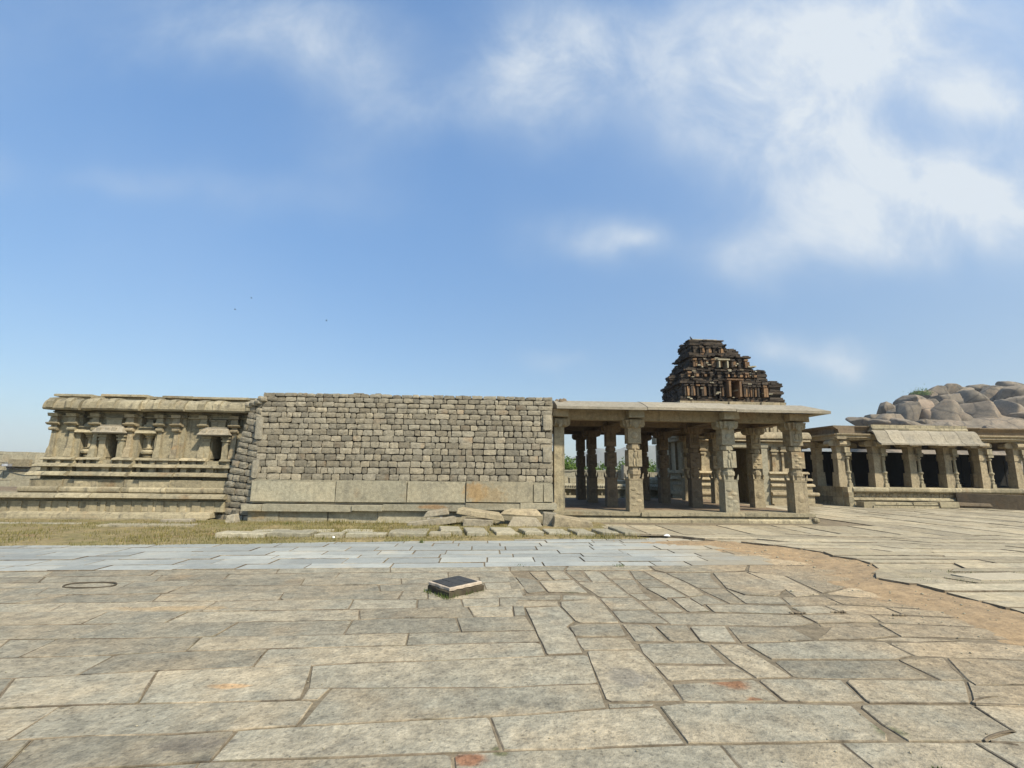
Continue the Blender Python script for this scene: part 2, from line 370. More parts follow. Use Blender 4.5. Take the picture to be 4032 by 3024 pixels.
        fs.append(tuple(range(K_, K_ + m))[::-1])
        s.poly(vs, fs, rnd)
    def scx(s, k): s.v = [(x * k, y, z) for x, y, z in s.v]; return s
    def build(s, name, mat, parent=None, smooth=False, mat2=None):
        me = bpy.data.meshes.new(name); me.from_pydata(s.v, [], s.f)
        at = me.attributes.new('rnd', 'FLOAT', 'FACE'); at.data.foreach_set('value', s.r)
        me.materials.append(mat)
        if mat2: me.materials.append(mat2); me.polygons.foreach_set('material_index', s.m)
        me.update()
        bm = bmesh.new(); bm.from_mesh(me); bmesh.ops.recalc_face_normals(bm, faces=bm.faces); bm.to_mesh(me); bm.free()
        if smooth: me.polygons.foreach_set('use_smooth', [True] * len(me.polygons))
        o = bpy.data.objects.new(name, me); COL.objects.link(o)
        if parent is not None:
            o.parent = parent
            o.matrix_parent_inverse = Matrix.Translation(-WORLD[parent.name])
            WORLD[o.name] = Vector((0, 0, 0))
        else: WORLD[o.name] = Vector((0, 0, 0))
        return o
WORLD = {}
def tag(o, label, cat, group=None):
    o['label'] = label; o['category'] = cat
    if group: o['group'] = group
    return o
def thing(name, label, cat, loc=(0, 0, 0), group=None):
    o = bpy.data.objects.new(name, None); COL.objects.link(o); o.location = loc; o.empty_display_size = .3
    WORLD[o.name] = Vector(loc)
    return tag(o, label, cat, group)
def structure(o): o['kind'] = 'structure'; return o
def stuff(o): o['kind'] = 'stuff'; return o
RG = random.Random(7)
U = RG.uniform
# ================================================================== GROUND
def sheet(name, mat, x0, x1, y0, y1, nx, ny, hf):
    m = MB(3); vs = []; fs = []
    for j in range(ny + 1):
        for i in range(nx + 1):
            x = x0 + (x1 - x0) * i / nx; y = y0 + (y1 - y0) * j / ny; vs.append((x, y, hf(x, y)))
    for j in range(ny):
        for i in range(nx):
            a = j * (nx + 1) + i; fs.append((a, a + 1, a + nx + 2, a + nx + 1))
    m.poly(vs, fs, .5); return m.build(name, mat, smooth=True)
N3 = lambda x, y, z=0.0: noise.noise(Vector((x, y, z)))
g = MB(2); g.poly([(-4000, -4000, -.07), (4000, -4000, -.07), (4000, 4000, -.07), (-4000, 4000, -.07)], [(0, 1, 2, 3)], .5)
structure(g.build('ground', M['soil']))
g = MB(2); g.poly([(-20, -7, -.0085), (6.3, -7, -.0085), (6.3, 12.0, -.0085), (-20, 11.0, -.0085)], [(0, 1, 2, 3)], .5); structure(g.build('soil', M['earth']))

SLABS=[[(-9.176,7.281),(-7.661,7.462),(-7.929,7.84),(-9.634,7.654)],[(-7.661,7.462),(-6.663,7.582),(-6.118,7.612),(-6.299,7.998),(-6.992,7.942),(-7.929,7.84)],[(-6.118,7.612),(-5.695,7.636),(-4.748,7.715),(-4.885,8.102),(-5.996,8.023),(-6.299,7.998)],[(-4.748,7.715),(-4.379,7.746),(-3.049,7.859),(-3.144,8.235),(-3.512,8.199),(-4.885,8.102)],[(-3.049,7.859),(-2.552,7.901),(-1.39,7.953),(-1.474,8.402),(-3.144,8.235)],[(-1.39,7.953),(-0.541,7.991),(0.433,8.044),(0.416,8.513),(-1.474,8.402)],[(-8.701,6.919),(-7.624,7.058),(-7.889,7.435),(-9.149,7.284)],[(-7.624,7.058),(-6.336,7.224),(-5.881,7.252),(-6.086,7.614),(-6.663,7.582),(-7.889,7.435)],[(-5.881,7.252),(-4.844,7.333),(-4.463,7.376),(-4.581,7.729),(-5.695,7.636),(-6.086,7.614)],[(-4.463,7.376),(-3.601,7.471),(-3.679,7.806),(-4.379,7.746),(-4.581,7.729)],[(-3.601,7.471),(-3.206,7.514),(-2.093,7.528),(-2.133,7.92),(-2.552,7.901),(-3.679,7.806)],[(-2.093,7.528),(-1.152,7.54),(-0.493,7.586),(-0.522,7.992),(-2.133,7.92)],[(-0.493,7.586),(0.488,7.655),(0.433,8.044),(-0.522,7.992)],[(-8.304,6.616),(-6.347,6.875),(-6.505,7.202),(-8.676,6.922)],[(-6.347,6.875),(-6.051,6.914),(-4.757,7.023),(-4.639,7.027),(-4.706,7.349),(-4.844,7.333),(-5.838,7.255),(-6.336,7.224),(-6.505,7.202)],[(-4.639,7.027),(-3.855,7.053),(-3.873,7.441),(-4.706,7.349)],[(-3.855,7.053),(-3.012,7.081),(-2.411,7.103),(-2.509,7.523),(-3.206,7.514),(-3.873,7.441)],[(-2.411,7.103),(-1.366,7.142),(-1.098,7.169),(-1.159,7.54),(-2.509,7.523)],[(-1.098,7.169),(-0.759,7.203),(-0.031,7.27),(-0.052,7.617),(-1.159,7.54)],[(-0.031,7.27),(0.521,7.32),(0.47,7.654),(-0.052,7.617)],[(-7.855,6.275),(-6.783,6.41),(-7.051,6.782),(-8.28,6.619)],[(-6.783,6.41),(-5.713,6.544),(-5.336,6.574),(-5.51,6.96),(-6.051,6.914),(-7.051,6.782)],[(-5.336,6.574),(-4.986,6.602),(-3.876,6.667),(-3.902,7.052),(-4.757,7.023),(-5.51,6.96)],[(-3.876,6.667),(-3.334,6.698),(-2.483,6.709),(-1.3,6.771),(-1.399,7.141),(-3.012,7.081),(-3.902,7.052)],[(-1.3,6.771),(-1.013,6.786),(-0.684,6.826),(0.056,6.873),(0.022,7.275),(-0.759,7.203),(-1.399,7.141)],[(0.056,6.873),(0.577,6.906),(0.521,7.32),(0.022,7.275)],[(-7.427,5.949),(-6.711,6.043),(-6.951,6.388),(-7.833,6.278)],[(-6.711,6.043),(-5.411,6.214),(-5.278,6.218),(-4.958,6.604),(-5.713,6.544),(-6.951,6.388)],[(-5.278,6.218),(-4.318,6.25),(-3.803,6.287),(-3.922,6.664),(-4.958,6.604)],[(-3.803,6.287),(-3.596,6.302),(-3.081,6.299),(-2.677,6.331),(-2.396,6.338),(-2.477,6.71),(-3.334,6.698),(-3.922,6.664)],[(-2.396,6.338),(-1.542,6.36),(-1.006,6.367),(-1.013,6.786),(-2.477,6.71)],[(-1.006,6.367),(-0.646,6.372),(-0.703,6.824),(-1.013,6.786)],[(-0.646,6.372),(-0.299,6.377),(0.524,6.454),(0.509,6.902),(-0.703,6.824)],[(-6.998,5.622),(-5.83,5.773),(-6.005,6.136),(-7.406,5.952)],[(-5.83,5.773),(-5.094,5.868),(-4.606,5.868),(-4.718,6.237),(-5.411,6.214),(-6.005,6.136)],[(-4.606,5.868),(-4.066,5.868),(-3.153,5.874),(-3.038,5.879),(-3.081,6.299),(-3.596,6.302),(-4.318,6.25),(-4.718,6.237)],[(-3.038,5.879),(-2.217,5.91),(-1.483,5.939),(-1.527,6.36),(-2.677,6.331),(-3.081,6.299)],[(-1.483,5.939),(-1.368,5.943),(-0.825,5.97),(-0.73,5.98),(-0.774,6.37),(-1.527,6.36)],[(-0.73,5.98),(-0.208,6.035),(-0.253,6.381),(-0.774,6.37)],[(-0.208,6.035),(0.205,6.055),(0.21,6.424),(-0.253,6.381)],[(0.205,6.055),(0.449,6.066),(0.445,6.446),(0.21,6.424)],[(-6.43,5.189),(-5.293,5.333),(-5.544,5.81),(-6.978,5.624)],[(-5.293,5.333),(-4.675,5.41),(-3.94,5.433),(-4.001,5.868),(-4.066,5.868),(-5.094,5.868),(-5.544,5.81)],[(-3.94,5.433),(-3.171,5.473),(-3.153,5.874),(-4.001,5.868)],[(-3.171,5.473),(-2.439,5.49),(-2.308,5.505),(-1.332,5.546),(-1.265,5.557),(-1.359,5.944),(-2.217,5.91),(-3.153,5.874)],[(-1.265,5.557),(-0.995,5.604),(-0.269,5.624),(-0.083,5.635),(-0.165,6.039),(-0.825,5.97),(-1.359,5.944)],[(-0.083,5.635),(0.349,5.662),(0.352,6.061),(-0.165,6.039)],[(0.349,5.662),(0.481,5.67),(0.491,6.068),(0.352,6.061)],[(-5.867,4.76),(-4.968,4.886),(-5.253,5.338),(-6.411,5.192)],[(-4.968,4.886),(-4.282,4.981),(-4.213,5.0),(-3.755,4.999),(-3.683,4.999),(-3.64,5.449),(-3.94,5.433),(-4.675,5.41),(-5.253,5.338)],[(-3.683,4.999),(-3.21,4.998),(-2.466,5.041),(-2.451,5.489),(-3.171,5.473),(-3.64,5.449)],[(-2.466,5.041),(-1.875,5.054),(-1.296,5.089),(-1.332,5.546),(-2.308,5.505),(-2.451,5.489)],[(-1.296,5.089),(-0.685,5.116),(-0.192,5.139),(-0.269,5.624),(-0.995,5.604),(-1.332,5.546)],[(-0.192,5.139),(0.528,5.182),(0.476,5.669),(-0.269,5.624)],[(-5.295,4.325),(-4.673,4.424),(-5.022,4.878),(-5.85,4.763)],[(-4.673,4.424),(-3.989,4.533),(-4.213,5.0),(-4.282,4.981),(-5.022,4.878)],[(-3.989,4.533),(-3.887,4.55),(-3.755,4.555),(-3.801,5.0),(-4.213,5.0)],[(-3.755,4.555),(-3.317,4.572),(-3.016,4.597),(-2.498,4.666),(-2.563,5.035),(-3.21,4.998),(-3.755,4.999),(-3.801,5.0)],[(-2.498,4.666),(-1.95,4.704),(-0.999,4.762),(-0.668,4.776),(-0.692,5.116),(-1.308,5.088),(-1.875,5.054),(-2.455,5.041),(-2.563,5.035)],[(-0.668,4.776),(-0.111,4.818),(0.548,4.846),(0.528,5.182),(-0.192,5.139),(-0.692,5.116)],[(-4.72,3.887),(-3.982,4.038),(-4.223,4.496),(-5.281,4.328)],[(-3.982,4.038),(-3.507,4.135),(-3.0,4.187),(-3.016,4.597),(-3.317,4.572),(-3.887,4.55),(-4.223,4.496)],[(-3.0,4.187),(-2.466,4.251),(-2.145,4.281),(-1.786,4.315),(-1.837,4.711),(-1.95,4.704),(-2.498,4.666),(-3.016,4.597)],[(-1.786,4.315),(-1.345,4.338),(-0.913,4.387),(-0.305,4.423),(0.443,4.487),(0.554,4.497),(0.548,4.846),(-0.111,4.818),(-0.668,4.776),(-0.999,4.762),(-1.837,4.711)],[(-4.135,3.442),(-3.612,3.552),(-3.996,4.035),(-4.708,3.89)],[(-3.612,3.552),(-3.129,3.654),(-3.41,4.145),(-3.507,4.135),(-3.996,4.035)],[(-3.129,3.654),(-3.078,3.665),(-2.911,3.678),(-2.725,3.691),(-2.249,3.702),(-2.466,4.251),(-3.0,4.187),(-3.41,4.145)],[(-2.249,3.702),(-2.084,3.706),(-1.51,3.72),(-1.203,3.728),(-1.336,4.339),(-1.776,4.316),(-2.145,4.281),(-2.466,4.251)],[(-1.222,3.911),(-1.052,3.913),(-0.515,3.908),(0.202,3.895),(0.526,3.922),(0.871,3.943),(0.923,4.53),(0.443,4.487),(-0.305,4.423),(-0.913,4.387),(-1.336,4.339)],[(-3.617,3.047),(-3.121,3.168),(-3.431,3.591),(-4.124,3.444)],[(-3.121,3.168),(-2.713,3.267),(-2.674,3.27),(-2.725,3.691),(-2.911,3.678),(-3.078,3.665),(-3.431,3.591)],[(-2.674,3.27),(-2.552,3.278),(-2.261,3.305),(-1.768,3.311),(-1.445,3.344),(-1.351,3.365),(-1.106,3.388),(-1.104,3.731),(-1.51,3.72),(-2.084,3.706),(-2.725,3.691)],[(-1.094,3.389),(-0.81,3.411),(-0.384,3.446),(0.069,3.472),(0.347,3.495),(0.669,3.537),(0.846,3.557),(0.877,3.944),(0.526,3.922),(0.202,3.895),(-0.515,3.908),(-1.052,3.913)],[(-3.336,2.833),(-2.436,2.951),(-2.546,3.279),(-2.713,3.267),(-3.608,3.049)],[(-2.436,2.951),(-1.828,2.988),(-1.477,3.018),(-1.428,3.02),(-1.439,3.346),(-1.768,3.311),(-2.261,3.305),(-2.546,3.279)],[(-1.428,3.02),(-1.203,3.032),(-0.74,3.047),(-0.504,3.057),(-0.153,3.071),(0.133,3.082),(0.069,3.472),(-0.384,3.446),(-0.81,3.411),(-1.106,3.388),(-1.351,3.365),(-1.439,3.346)],[(0.133,3.082),(0.307,3.09),(0.522,3.088),(1.196,3.115),(1.184,3.57),(0.846,3.557),(0.669,3.537),(0.347,3.495),(0.069,3.472)],[(-2.897,2.499),(-2.161,2.529),(-2.355,2.956),(-2.425,2.952),(-3.327,2.835)],[(-2.161,2.529),(-2.042,2.534),(-1.421,2.549),(-1.477,3.018),(-1.828,2.988),(-2.355,2.956)],[(-1.421,2.549),(-0.991,2.56),(-0.093,2.582),(-0.144,3.071),(-0.504,3.057),(-0.74,3.047),(-1.203,3.032),(-1.477,3.018)],[(-0.093,2.582),(0.141,2.588),(1.35,2.591),(1.399,2.59),(1.394,3.109),(1.196,3.115),(0.522,3.088),(0.307,3.09),(-0.144,3.071)],[(1.399,2.59),(2.114,2.57),(2.121,3.114),(2.037,3.115),(1.793,3.106),(1.394,3.109)],[(2.114,2.57),(2.589,2.558),(2.896,2.543),(2.915,3.088),(2.78,3.087),(2.534,3.108),(2.121,3.114)],[(2.896,2.543),(3.805,2.498),(4.187,3.012),(2.987,3.089),(2.915,3.088)],[(-3.031,2.166),(-2.04,2.158),(-2.141,2.53),(-3.172,2.488)],[(-2.04,2.158),(-1.695,2.155),(-1.036,2.171),(-1.1,2.557),(-2.042,2.534),(-2.141,2.53)],[(-1.036,2.171),(-0.82,2.176),(-0.147,2.175),(-0.208,2.579),(-0.991,2.56),(-1.1,2.557)],[(-0.147,2.175),(0.122,2.175),(0.867,2.165),(0.858,2.59),(0.141,2.588),(-0.208,2.579)],[(0.867,2.165),(1.107,2.162),(1.905,2.132),(1.965,2.574),(1.35,2.591),(0.858,2.59)],[(1.905,2.132),(2.307,2.117),(3.49,2.05),(3.695,2.504),(2.589,2.558),(1.965,2.574)],[(-1.208,3.739),(-1.094,3.731),(-1.061,3.921),(-1.222,3.921)],[(0.56,4.533),(0.886,4.557),(0.893,5.092),(0.864,5.287),(0.971,5.454),(0.901,6.044),(0.493,5.983)],[(0.915,6.06),(0.977,5.489),(1.018,5.423),(1.439,5.422),(1.434,5.872),(1.431,6.358),(0.936,6.255)],[(0.885,5.13),(0.889,5.0),(1.389,4.985),(1.422,5.376),(1.01,5.381),(0.879,5.299)],[(0.891,4.642),(1.383,4.648),(1.389,4.963),(0.888,4.964)],[(0.902,4.373),(0.88,3.956),(0.863,3.658),(1.398,3.653),(1.396,4.564),(1.379,4.635),(0.922,4.628)],[(1.422,4.833),(1.738,4.855),(1.746,5.338),(1.444,5.384)],[(1.752,4.845),(2.029,4.833),(2.111,5.325),(1.765,5.317)],[(2.036,4.823),(2.36,4.801),(2.495,5.295),(2.107,5.283)],[(2.404,4.793),(2.446,4.816),(3.16,4.867),(3.163,5.244),(2.514,5.294)],[(1.396,4.564),(1.415,4.324),(2.024,4.29),(2.077,4.755),(2.017,4.806),(1.437,4.806)],[(1.414,3.981),(2.096,4.023),(2.07,4.255),(1.407,4.295)],[(1.398,3.644),(2.078,3.64),(2.095,3.995),(1.415,3.934)],[(2.082,4.321),(2.114,4.018),(2.413,4.028),(2.398,4.32),(2.373,4.773),(2.093,4.765)],[(2.454,4.397),(3.201,4.374),(3.523,4.37),(3.755,4.441),(3.795,4.804),(3.141,4.839),(2.421,4.759)],[(3.772,4.435),(4.032,4.418),(4.874,4.298),(5.216,4.634),(4.524,4.799),(3.8,4.783)],[(2.418,4.016),(2.775,3.991),(3.491,3.987),(3.512,4.351),(2.45,4.378)],[(3.53,4.022),(3.534,3.944),(3.73,3.946),(3.992,4.413),(3.539,4.37)],[(3.753,3.957),(3.725,3.862),(4.481,3.844),(4.861,4.287),(4.009,4.404)],[(2.095,3.63),(2.655,3.598),(2.762,3.975),(2.11,4.002)],[(2.667,3.59),(3.391,3.568),(3.704,3.926),(2.78,3.975)],[(3.393,3.556),(4.181,3.491),(4.471,3.835),(3.712,3.849),(3.721,3.925)],[(1.207,3.125),(1.8,3.116),(2.04,3.119),(2.414,3.112),(2.475,3.195),(2.494,3.348),(2.535,3.568),(2.103,3.605),(1.389,3.631),(1.203,3.588)],[(2.526,3.315),(2.537,3.111),(2.995,3.097),(3.285,3.201),(3.361,3.542),(2.57,3.567)],[(3.284,3.195),(3.0,3.094),(3.578,3.022),(4.172,3.484),(3.374,3.544)],[(0.85,3.56),(1.171,3.58),(1.183,3.623),(0.865,3.641)],[(1.029,7.443),(1.283,7.485),(1.262,8.054),(0.985,8.052)],[(0.792,7.442),(1.011,7.443),(0.959,8.004),(0.714,8.002)],[(0.848,6.728),(1.372,6.673),(1.31,7.427),(0.804,7.385)],[(0.58,6.662),(0.835,6.755),(0.772,7.426),(0.487,7.636)],[(0.371,6.535),(0.564,6.61),(0.465,7.653),(0.375,7.635)],[(0.405,6.316),(0.962,6.349),(1.002,6.609),(0.417,6.509)],[(0.979,6.337),(1.426,6.37),(1.428,6.556),(1.014,6.583)],[(0.388,6.026),(0.901,6.065),(0.921,6.278),(0.404,6.293)],[(1.348,7.386),(1.543,7.322),(1.541,8.106),(1.282,8.055)],[(1.556,7.298),(1.848,7.307),(1.826,8.079),(1.571,8.106)],[(1.455,6.462),(1.878,6.491),(1.837,7.267),(1.345,7.322)],[(1.455,5.898),(1.899,5.92),(1.877,6.46),(1.455,6.431)],[(1.449,5.427),(1.952,5.377),(1.898,5.894),(1.456,5.872)],[(1.849,7.53),(2.224,7.531),(2.298,8.112),(1.846,8.079)],[(1.882,6.672),(2.093,6.685),(2.218,7.48),(1.864,7.479)],[(1.917,6.332),(2.102,6.343),(2.097,6.645),(1.881,6.639)],[(1.934,5.807),(2.29,5.814),(2.262,6.306),(1.918,6.308)],[(2.225,7.472),(2.543,7.473),(2.501,8.114),(2.318,8.112)],[(2.203,7.0),(2.536,7.0),(2.543,7.448),(2.226,7.447)],[(2.273,6.336),(2.323,6.427),(2.576,6.457),(2.539,6.964),(2.2,6.964)],[(2.315,5.804),(2.599,5.836),(2.579,6.426),(2.348,6.408)],[(2.605,6.488),(2.874,6.616),(2.9,7.245),(2.825,7.941),(2.528,8.134)],[(2.602,6.075),(2.657,6.13),(2.948,6.157),(2.876,6.584),(2.592,6.457)],[(2.918,7.245),(2.918,6.949),(3.276,6.963),(3.413,7.606),(3.57,7.946),(2.845,7.941)],[(2.971,6.157),(3.157,6.155),(3.276,6.927),(2.92,6.913)],[(1.953,5.36),(3.199,5.281),(3.508,5.38),(3.508,5.679),(3.064,5.747),(1.934,5.767)],[(2.611,5.801),(3.495,5.703),(3.606,6.024),(3.15,6.099),(2.649,6.114)],[(3.312,6.963),(3.382,6.582),(3.778,6.516),(4.127,6.89),(4.161,8.028),(3.604,7.975)],[(4.118,6.963),(3.991,6.483),(4.414,6.612),(4.624,7.793),(4.182,8.029)],[(3.165,6.155),(3.684,6.123),(3.768,6.471),(3.365,6.55),(3.285,6.891)],[(3.665,6.067),(4.083,6.109),(4.347,6.148),(4.391,6.481),(3.801,6.471)],[(4.349,6.108),(5.295,5.891),(5.529,6.319),(4.398,6.469)],[(3.627,5.727),(4.083,5.747),(4.036,6.065),(3.623,6.013)],[(4.094,5.722),(4.714,5.667),(4.771,6.004),(4.083,6.087)],[(3.535,5.379),(4.242,5.415),(4.324,5.695),(3.537,5.678)],[(3.495,5.282),(4.063,5.245),(4.104,5.364),(3.521,5.358)],[(4.252,5.393),(5.226,5.229),(5.259,5.541),(4.342,5.68)],[(3.184,4.867),(3.563,4.875),(3.734,4.901),(4.07,4.969),(4.113,5.223),(3.595,5.251)],[(4.08,4.95),(5.078,4.843),(5.192,5.196),(4.186,5.363)],[(4.089,4.789),(4.535,4.823),(4.045,4.939),(3.723,4.872)],[(4.743,5.666),(5.282,5.55),(5.547,5.399),(5.601,5.733),(4.764,5.977)],[(5.084,4.825),(5.702,4.625),(6.06,4.901),(5.219,5.196)],[(0.435,8.087),(1.269,8.094),(1.399,8.52),(0.457,8.509)],[(1.289,8.094),(2.722,8.166),(2.752,8.536),(1.42,8.521)],[(2.743,8.166),(2.843,7.989),(4.187,8.078),(4.504,8.59),(2.784,8.536)],[(4.229,8.078),(4.628,7.701),(5.028,7.795),(5.182,8.598),(4.526,8.59)],[(4.628,7.701),(4.471,6.645),(5.377,7.194),(5.952,8.517),(5.205,8.599)],[(4.801,6.448),(5.54,6.35),(5.654,6.963),(5.365,7.154),(4.491,6.625)]]
GROOVES=[[(3.68,3.661),(3.567,3.644),(3.47,3.613),(3.401,3.567),(3.4,3.545),(3.495,3.531),(3.618,3.519),(3.728,3.503)],[(2.989,3.092),(3.035,3.121),(3.084,3.144),(3.174,3.175),(3.262,3.196),(3.288,3.189)],[(3.023,3.087),(3.086,3.064),(3.142,3.041)]]
p = MB(11)
for q in SLABS: p.slab(q, U(-.0035, .0035), jit=.0045, seg=.22, inset=.003, bev=.006, chip=.045)
# paving that runs on beyond the traced court, behind and beside the viewer
y = -6.0
while y < 1.55:
    h = U(.35, .6); x = -12 + U(0, 1)
    while x < 7:
        L = U(.7, 1.8); p.slab([(x, y), (x + L, y), (x + L, y + h), (x, y + h)], U(-.006, .006), seg=.5); x += L + .004
    y += h + .004
for (ya, yb) in ((1.58, 2.2), (2.2, 2.7), (2.72, 3.2), (3.2, 3.7)):
    x = 6.4
    while x > 4.6:
        x -= .9; p.slab([(x, ya), (x + .9, ya), (x + .9, yb), (x, yb)], -.03, seg=.5)
y = 2.2
while y < 8.1:
    h = U(.4, .55); xr = -1.46 * y - 2.2 if y > 3 else -6.4
    x = -16 + U(0, 1)
    while x < xr - .7:
        L = U(.9, 2.2); p.slab([(x, y), (min(x + L, xr), y), (min(x + L, xr), y + h), (x, y + h)], U(-.03, -.02), seg=.5); x += L + .004
    y += h + .004
structure(p.build('pavement', M['paving'], mat2=M['joint']))

# blue-grey flagstone walk
p = MB(12)
y = 8.36
k = 0
while y < 12.0:
    h = U(.36, .5); x = -17 + U(0, .8)
    while x < 4.7:
        L = U(.5, 1.5)
        yy = lambda xx: .052 * xx
        if y + yy(x) < 11.35 + .12 * x:
            p.slab([(x, y + yy(x)), (x + L, y + yy(x + L)), (x + L, y + h + yy(x + L)), (x, y + h + yy(x))], U(-.001, .009), seg=.35, jit=.006)
        x += L + .004
    y += h + .004; k += 1
structure(p.build('path', M['bluestone'], mat2=M['joint']))

p = MB(16)      # the court paving that carries on past the end of the walk
y = 8.62
while y < 11.9:
    h = U(.4, .6); x = 4.75 + U(0, .3)
    while x < 6.5:
        L = U(.6, 1.2); p.slab([(x, y), (x + L, y), (x + L, y + h), (x, y + h)], U(-.003, .003), seg=.3); x += L + .004
    y += h + .004
structure(p.build('pavement', M['paving'], mat2=M['joint']))

# raised court paving on the right, slabs laid lengthways away from the viewer
EDGE = [(6.02, 4.0), (5.98, 5.5), (6.0, 5.76), (5.97, 6.23), (5.98, 6.43), (5.92, 6.94), (5.75, 6.98), (5.70, 7.33), (6.12, 7.51), (5.93, 7.82), (6.72, 8.2), (6.6, 8.31),
        (6.62, 8.91), (6.38, 9.04), (6.54, 9.53), (6.26, 10.32), (5.5, 11.0), (4.6, 11.9), (3.7, 12.0)]
def edge_x(yv):
    for (a, b), (c, d) in zip(EDGE, EDGE[1:]):
        if b <= yv <= d: return a + (c - a) * (yv - b) / (d - b)
    return EDGE[0][0] if yv < 4 else EDGE[-1][0]
p = MB(13)
g = MB(2); g.poly([(3.2, 12.0, .046), (44, 12.0, .046), (44, 36, .046), (3.2, 36, .046)], [(0, 1, 2, 3)], .5); g.poly([(7.3, -3, .046), (44, -3, .046), (44, 12.0, .046), (7.3, 12.0, .046)], [(0, 1, 2, 3)], .5); structure(g.build('soil', M['earth']))
rows = []
y = -3.0
while y < 12.0:      # front part: rows following the broken edge
    h = U(.28, .52); ya, yb = y, y + h
    xa, xb = edge_x(ya) + U(-.03, .05), edge_x(yb) + U(-.03, .05)
    x0a, x0b = xa, xb; first = True
    while x0a < 30:
        L = U(.8, 2.3)
        z = U(.058, .074) + (U(-.015, .012) if first else 0)
        p.slab([(x0a, ya), (x0a + L, ya), (x0b + L, yb), (x0b, yb)], z, th=.12, seg=.4, jit=.014, inset=.008)
        x0a += L; x0b += L; first = False
    y += h
x = 3.2              # back part
while x < 44:
    wdt = U(.55, 1.0); y = 12.02 + (U(0, .4) if x > 6 else .1)
    yl = 14.3 if x < 10.6 else 60
    while y < min(yl, 36):
        L = U(.9, 2.6); e = min(y + L, yl)
        if e - y > .2 and not (16.6 < x < 40 and y > 22.9): p.slab([(x, y), (x + wdt, y), (x + wdt, e), (x, e)], U(.055, .075), th=.12, seg=.6, jit=.012, inset=.007)
        y += L
    x += wdt
structure(p.build('raised_pavement', M['raised'], mat2=M['joint']))

# drift of orange earth against the kerb of the terrace
def sandh(x, y):
    e = edge_x(y) if y < 11.9 else 6.2
    d = e - x
    wd = 1.2 + .6 * N3(y * .7, 3.1) + (.45 if y > 8.0 else 0)
    if y > 9.5: wd += (y - 9.5) * .75
    t = max(0.0, 1 - d / wd) if d > 0 else 1.0
    end = min(1.0, max(0.0, (y - 3.2) / 1.6)) * min(1.0, max(0.0, (11.75 - y) / .5))
    return -.028 + .068 * t * end + .016 * N3(x * 2.3, y * 2.3) + .012 * N3(x * 7, y * 7, 2)
structure(sheet('sand', M['sand'], 2.6, 6.95, 3.0, 12.0, 90, 170, sandh))

# grassy bank in front of the buildings
def bank_front(x): return 11.30 + .125 * x + .10 * N3(x * .9, 1.7) if x < 2 else 11.55 + .10 * N3(x * .9, 1.7)
def bankh(x, y):
    f = bank_front(x); t = (y - f) / .25
    t = max(-1.0, min(1.0, t))
    e = max(0.0, min(1.0, (4.5 - x) / 1.2))
    return -.04 + (.075 * max(0, t) + .02 * min(0, t)) * e + .018 * N3(x * 1.1, y * 1.6) + .012 * N3(x * 4, y * 4) + (.03 if y > 13.4 else 0) * e
structure(sheet('grassy_ground', M['turf'], -30, 5.2, 9.2, 14.9, 260, 60, bankh))

def blade(m, x, y, z, h, wd, lean, a):
    dx, dy = math.cos(a), math.sin(a)
    m.poly([(x - dy * wd, y + dx * wd, z - .01), (x + dy * wd, y - dx * wd, z - .01), (x + dx * lean, y + dy * lean, z + h)], [(0, 1, 2)])
gr = MB(21)
for i in range(26000):
    x = RG.triangular(-17, 4.2, -4) if i % 3 else U(-17, 4.2)
    f = bank_front(x); y = f + U(.0, 1.0) ** 1.25 * (14.45 - f) + .03
    if N3(x * .55, y * .9, 5.2) + .6 * N3(x * 2.0, y * 2.0, 1.3) < U(-.45, .35): continue
    z = bankh(x, y)
    if x > 1.2 and y > 12.3 and U(0, 1) < .75: continue
    blade(gr, x, y, z, U(.025, .085) * (1.6 if U(0, 1) < .05 else 1), U(.004, .009), U(.0, .06), U(0, 6.28))
for i in range(2600):      # tufts along the foot of the walls and between kerb slabs
    x = U(-6.3, 3.6); y = RG.choice((13.98, 14.2, 12.45, 12.0, 11.75)) + U(-.1, .1)
    if N3(x * 1.7, y * 1.2, 8.0) < .0: continue
    blade(gr, x, y, max(.03, bankh(x, y)), U(.05, .14), U(.005, .01), U(0, .06), U(0, 6.28))
stuff(tag(gr.build('grass', M['grass']), 'dry yellow green grass growing on the bank below the temple walls', 'grass'))

# one bluish slab set in the raised paving
p = MB(15); p.slab([(7.1, 7.05), (8.5, 7.15), (8.15, 7.62), (7.05, 7.5)], .083, th=.05, seg=.3); structure(p.build('pavement', M['bluestone']))
# broken line of kerb slabs across the grass
p = MB(14)
x = -5.75
while x < -1.0:
    L = U(.5, 1.1); y0 = 11.72 + .06 * x + U(-.04, .04)
    d = U(.35, .6); z = U(.10, .14)
    p.slab([(x, y0), (x + L, y0 + .05), (x + L + U(-.05, .05), y0 + d), (x + U(-.05, .05), y0 + d)], z, th=.2, seg=.2, jit=.018, inset=.012, bev=.02, tilt=.03); x += L + U(.0, .06)
x = -5.4
while x < -1.0:
    L = U(.4, .9); y0 = 12.45 + .04 * x + U(-.05, .05)
    p.slab([(x, y0), (x + L, y0), (x + L, y0 + U(.3, .6)), (x, y0 + U(.3, .6))], U(.06, .11), th=.2, seg=.2, jit=.02, tilt=.03); x += L + U(.05, .5)
x = -1.0
while x < 3.7:
    L = U(.42, .62); y0 = 11.95 + .03 * x + U(-.05, .05); y1 = y0 + U(.75, 1.25)
    p.slab([(x, y0), (x + L, y0 + U(-.03, .03)), (x + L - .12 * (y1 - y0), y1), (x - .12 * (y1 - y0), y1)], U(.09, .14), th=.2, seg=.2, jit=.015, inset=.01, bev=.018, tilt=.025)
    x += L + U(.05, .16)
